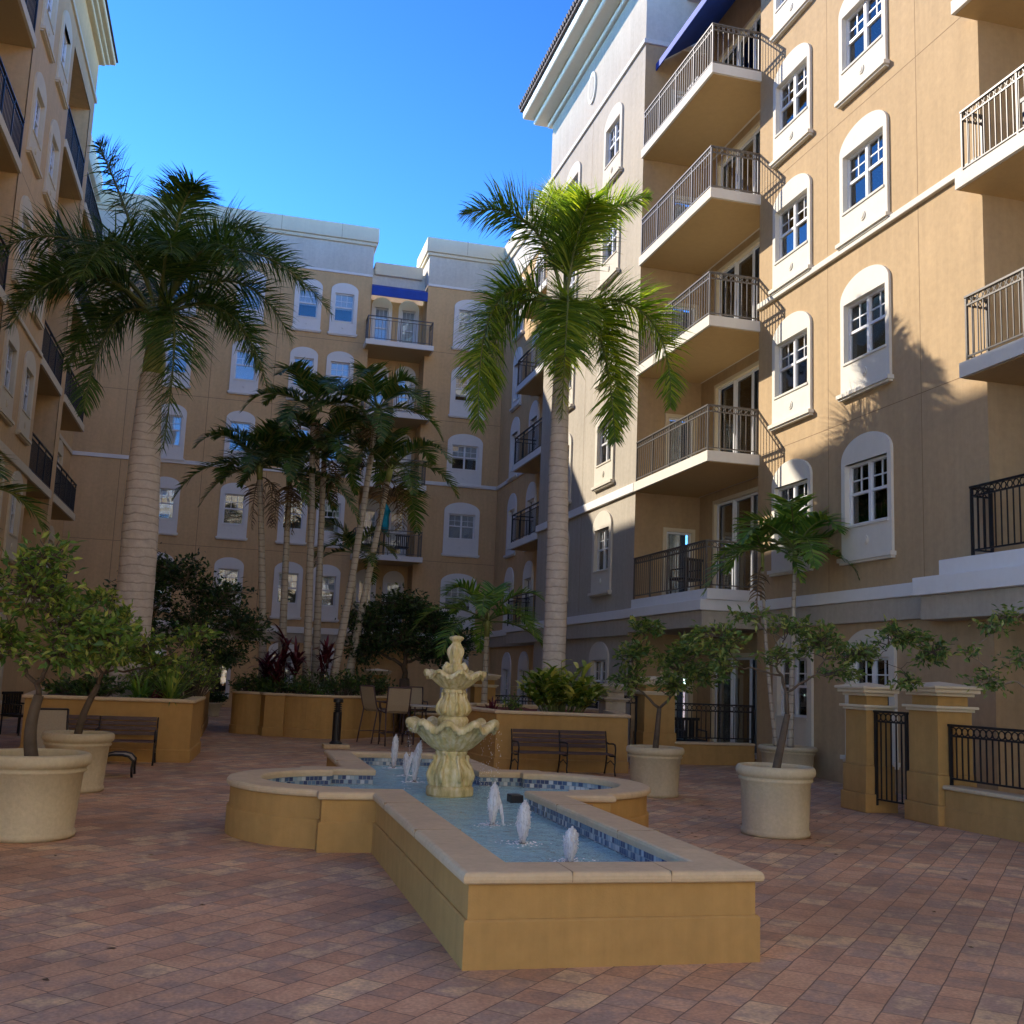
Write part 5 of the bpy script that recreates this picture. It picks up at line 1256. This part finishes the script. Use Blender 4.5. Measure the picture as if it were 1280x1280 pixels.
def gingerclump(label, x, y, z, rx, ry, h, n, seed):
    rnd = random.Random(seed); t = thing('ginger_clump', label, 'plant', (x,y,z)); st = MB(); lf = MB()
    for k in range(n):
        a = rnd.uniform(0,2*PI); q = math.sqrt(rnd.random()); b = V((x+.45*rx*q*math.cos(a), y+.45*ry*q*math.sin(a), z-.03))
        tip = V((x+rx*q*math.cos(a), y+ry*q*math.sin(a), z+h*(1-.55*q*q)*rnd.uniform(.6,1)))
        pts = [b, b.lerp(tip,.5)+V((0,0,.12*h)), tip]; st.tube(pts, [.01,.008,.004], 5, cap=False)
        for j in range(9):
            f = .25+.75*j/8; p = (b*(1-f)**2+pts[1]*2*f*(1-f)+tip*f*f); d0 = (tip-b).normalized()
            s = d0.cross(UP).normalized()*(1 if j % 2 else -1); d = (d0*.6+s*.9+V((rnd.gauss(0,.25),rnd.gauss(0,.25),.25))).normalized()
            L = .36*rnd.uniform(.75,1.2); sd = d.cross(UP).normalized(); vs = []; K = 4; fs = []; qq = p.copy(); dd = d.copy()
            for i in range(K+1):
                w = .043*math.sin(PI*min(1,.1+.9*i/K))**.7 if i < K else .001
                vs += [tuple(qq-sd*w), tuple(qq+sd*w)]
                if i: o = (i-1)*2; fs.append((o,o+1,o+3,o+2))
                qq = qq+dd*L/K; dd = (dd-UP*.28).normalized()
            lf.add(vs, fs)
    st.build('stem', M['rachis'], t); lf.build('foliage', M['ginger'], t)
gingerclump('large yellow green variegated ginger clump in the right planter', 5.95, 18.95, .95, .85, .5, .95, 62, 51)
shrub('small yellow green bush at the left end of the right planter mulch', 5.05, 19.2, .94, .22, .2, .3, 24, 'citrus', 52, .07)
strap('dark red leafy plant at the left end of the right planter', 4.85, 19.7, .94, 34, .32, .03, 'redleaf', 53)
for i, (x, y, h, tl) in enumerate([(.95,26.6,.75,'leftmost'),(1.35,26.9,1.35,'tallest, behind the second slim palm'),(1.15,26.3,.55,'front low'),(2.35,26.7,1.15,'right hand, between palm trunks'),(1.6,26.4,.9,'middle')]):
    strap('%s crimson cordyline in the centre planter' % tl, x, y, .93, 60, .55, .07, 'redleaf', 60+i, name='cordyline', tall=h, droop=.35, group='cordylines in the centre planter')
for i, (x, y, rx, rz, lab) in enumerate([(.65,26.75,.5,.6,'left end, overhanging the curved wall'),(1.9,26.0,.6,.62,'middle front, beside the leaning trunk'),(2.75,26.4,.55,.75,'right front'),(3.5,27.1,.6,.85,'far right end'),(1.2,26.3,.4,.5,'under the cordylines')]):
    shrub('dark green leafy shrub in the centre planter, %s' % lab, x, y, .9, rx, .5, rz, 60, 'shrub', 70+i, .12, group='shrubs in the centre planter')
strap('low light green grassy tuft at the front of the centre planter', 2.15, 25.75, .9, 90, .3, .02, 'fbright', 80, name='grass_tuft')
strap('bright green fern at the middle of the left planter', -1.35, 19.0, .93, 80, .62, .035, 'fbright', 81, name='fern', droop=.55)
strap('spiky green strap leaved plant at the right end of the left planter', -.85, 18.95, .93, 110, .68, .03, 'citrus', 82, name='strap_plant', droop=.3, rise=.62)
strap('dark red low plant beside the fern in the left planter', -1.05, 18.8, .93, 60, .28, .03, 'redleaf', 83)
shrub('dark leafy shrub at the left of the left planter behind the chair', -2.2, 19.2, .92, .7, .4, .5, 80, 'shrub', 84, .13)
shrub('light green shrub beside the royal palm in the left planter', -1.1, 20.0, .92, .7, .5, 1.0, 110, 'citrusdk', 85, .11)
shrub('open green shrub at the far right corner of the left planter', -.6, 20.6, .92, .55, .6, 1.15, 90, 'citrus', 86, .10)
shrub('dark round shrub above the hidden planter beyond the left one', -1.2, 25.6, .9, .9, .6, .8, 120, 'shrub', 87, .13)
shrub('dark trailing plant in the far small pot', -.28, 34.6, .38, .35, .3, .45, 40, 'dark', 88, .14)
strap('dry spiky plant at the foot of the dark tree behind the bar table', 4.6, 26.8, .55, 60, .4, .025, 'shrub', 89)
shrub('dark hedge behind the right planter, below the far railing', 6.9, 24.0, 0, .9, .5, 1.0, 110, 'dark', 90, .13)

# fallen leaves scattered on the pavers
rnd = random.Random(5); m = MB()
for k in range(150):
    x, y = (rnd.uniform(-3, 8), rnd.uniform(5.5, 20)) if k > 60 else (6+rnd.gauss(0,1.0), 12.6+rnd.gauss(0,1.3))
    if abs(x-CX) < 2.3 and PY0-.1 < y < PY1+.1: continue
    a = rnd.uniform(0, 6.28); d = V((math.cos(a), math.sin(a), 0))*rnd.uniform(.015,.045); s = V((-d.y, d.x, 0))*.4; p = V((x,y,.004))
    m.add([tuple(p), tuple(p+d+s+V((0,0,.006))), tuple(p+d*2), tuple(p+d-s)], [(0,1,2),(0,2,3)])
o = m.build('fallen_leaves', M['dead']); tag(o, 'scattered dry leaves on the pavers', 'leaves', kind='stuff')

# =================================================================== CAMERA, SUN, SKY
cam = bpy.data.cameras.new('camera'); co = bpy.data.objects.new('camera', cam); COL.objects.link(co); scene.camera = co
f, pit, rol, yaw = 1343.4, math.radians(8.636), math.radians(2.327), math.radians(14.417)
fw = V((math.sin(yaw)*math.cos(pit), math.cos(yaw)*math.cos(pit), math.sin(pit))); r0 = V((math.cos(yaw), -math.sin(yaw), 0)); u0 = r0.cross(fw)
rv = r0*math.cos(rol)+u0*math.sin(rol); uv = -r0*math.sin(rol)+u0*math.cos(rol)
mt = Matrix((rv, uv, -fw)).transposed().to_4x4(); mt.translation = V((0,0,1.6)); co.matrix_world = mt
cam.sensor_width = 36; cam.sensor_height = 36; cam.sensor_fit = 'HORIZONTAL'; cam.lens = 36*f/1280; cam.clip_end = 2000; cam.clip_start = .05

sd = V((-1.0, 1.0, .94)).normalized()      # towards the sun
sun = bpy.data.lights.new('sun', 'SUN'); sun.energy = 2.0; sun.angle = math.radians(.53); sun.color = (1, .90, .76)
so = bpy.data.objects.new('sun', sun); COL.objects.link(so); so.rotation_euler = sd.to_track_quat('Z', 'Y').to_euler(); so.location = (-20, 20, 30)
w = bpy.data.worlds.new('World'); scene.world = w; w.use_nodes = True; nt = w.node_tree
bg = nt.nodes['Background']; sk = nt.nodes.new('ShaderNodeTexSky'); sk.sky_type = 'NISHITA'; sk.sun_disc = False
sk.sun_elevation = math.asin(sd.z); sk.sun_rotation = math.atan2(sd.x, sd.y); sk.air_density = .95; sk.dust_density = 0.1; sk.ozone_density = 1.5; sk.altitude = 5000
hs = nt.nodes.new('ShaderNodeGamma'); hs.inputs['Gamma'].default_value = 1.8; nt.links.new(sk.outputs[0], hs.inputs['Color']); hu = nt.nodes.new('ShaderNodeHueSaturation'); hu.inputs['Hue'].default_value = .493; hu.inputs['Saturation'].default_value = 1.04; nt.links.new(hs.outputs[0], hu.inputs['Color']); hs = hu; nt.links.new(hs.outputs[0], bg.inputs[0]); bg.inputs[1].default_value = .05
vs_ = scene.view_settings; vs_.view_transform = 'Standard'; vs_.look = 'None'; vs_.exposure = 2.08; vs_.gamma = 1; vs_.use_curve_mapping = False
scene.cycles.max_bounces = 8; scene.cycles.transparent_max_bounces = 12
for o in bpy.data.objects:
    if '_org' in o: del o['_org']
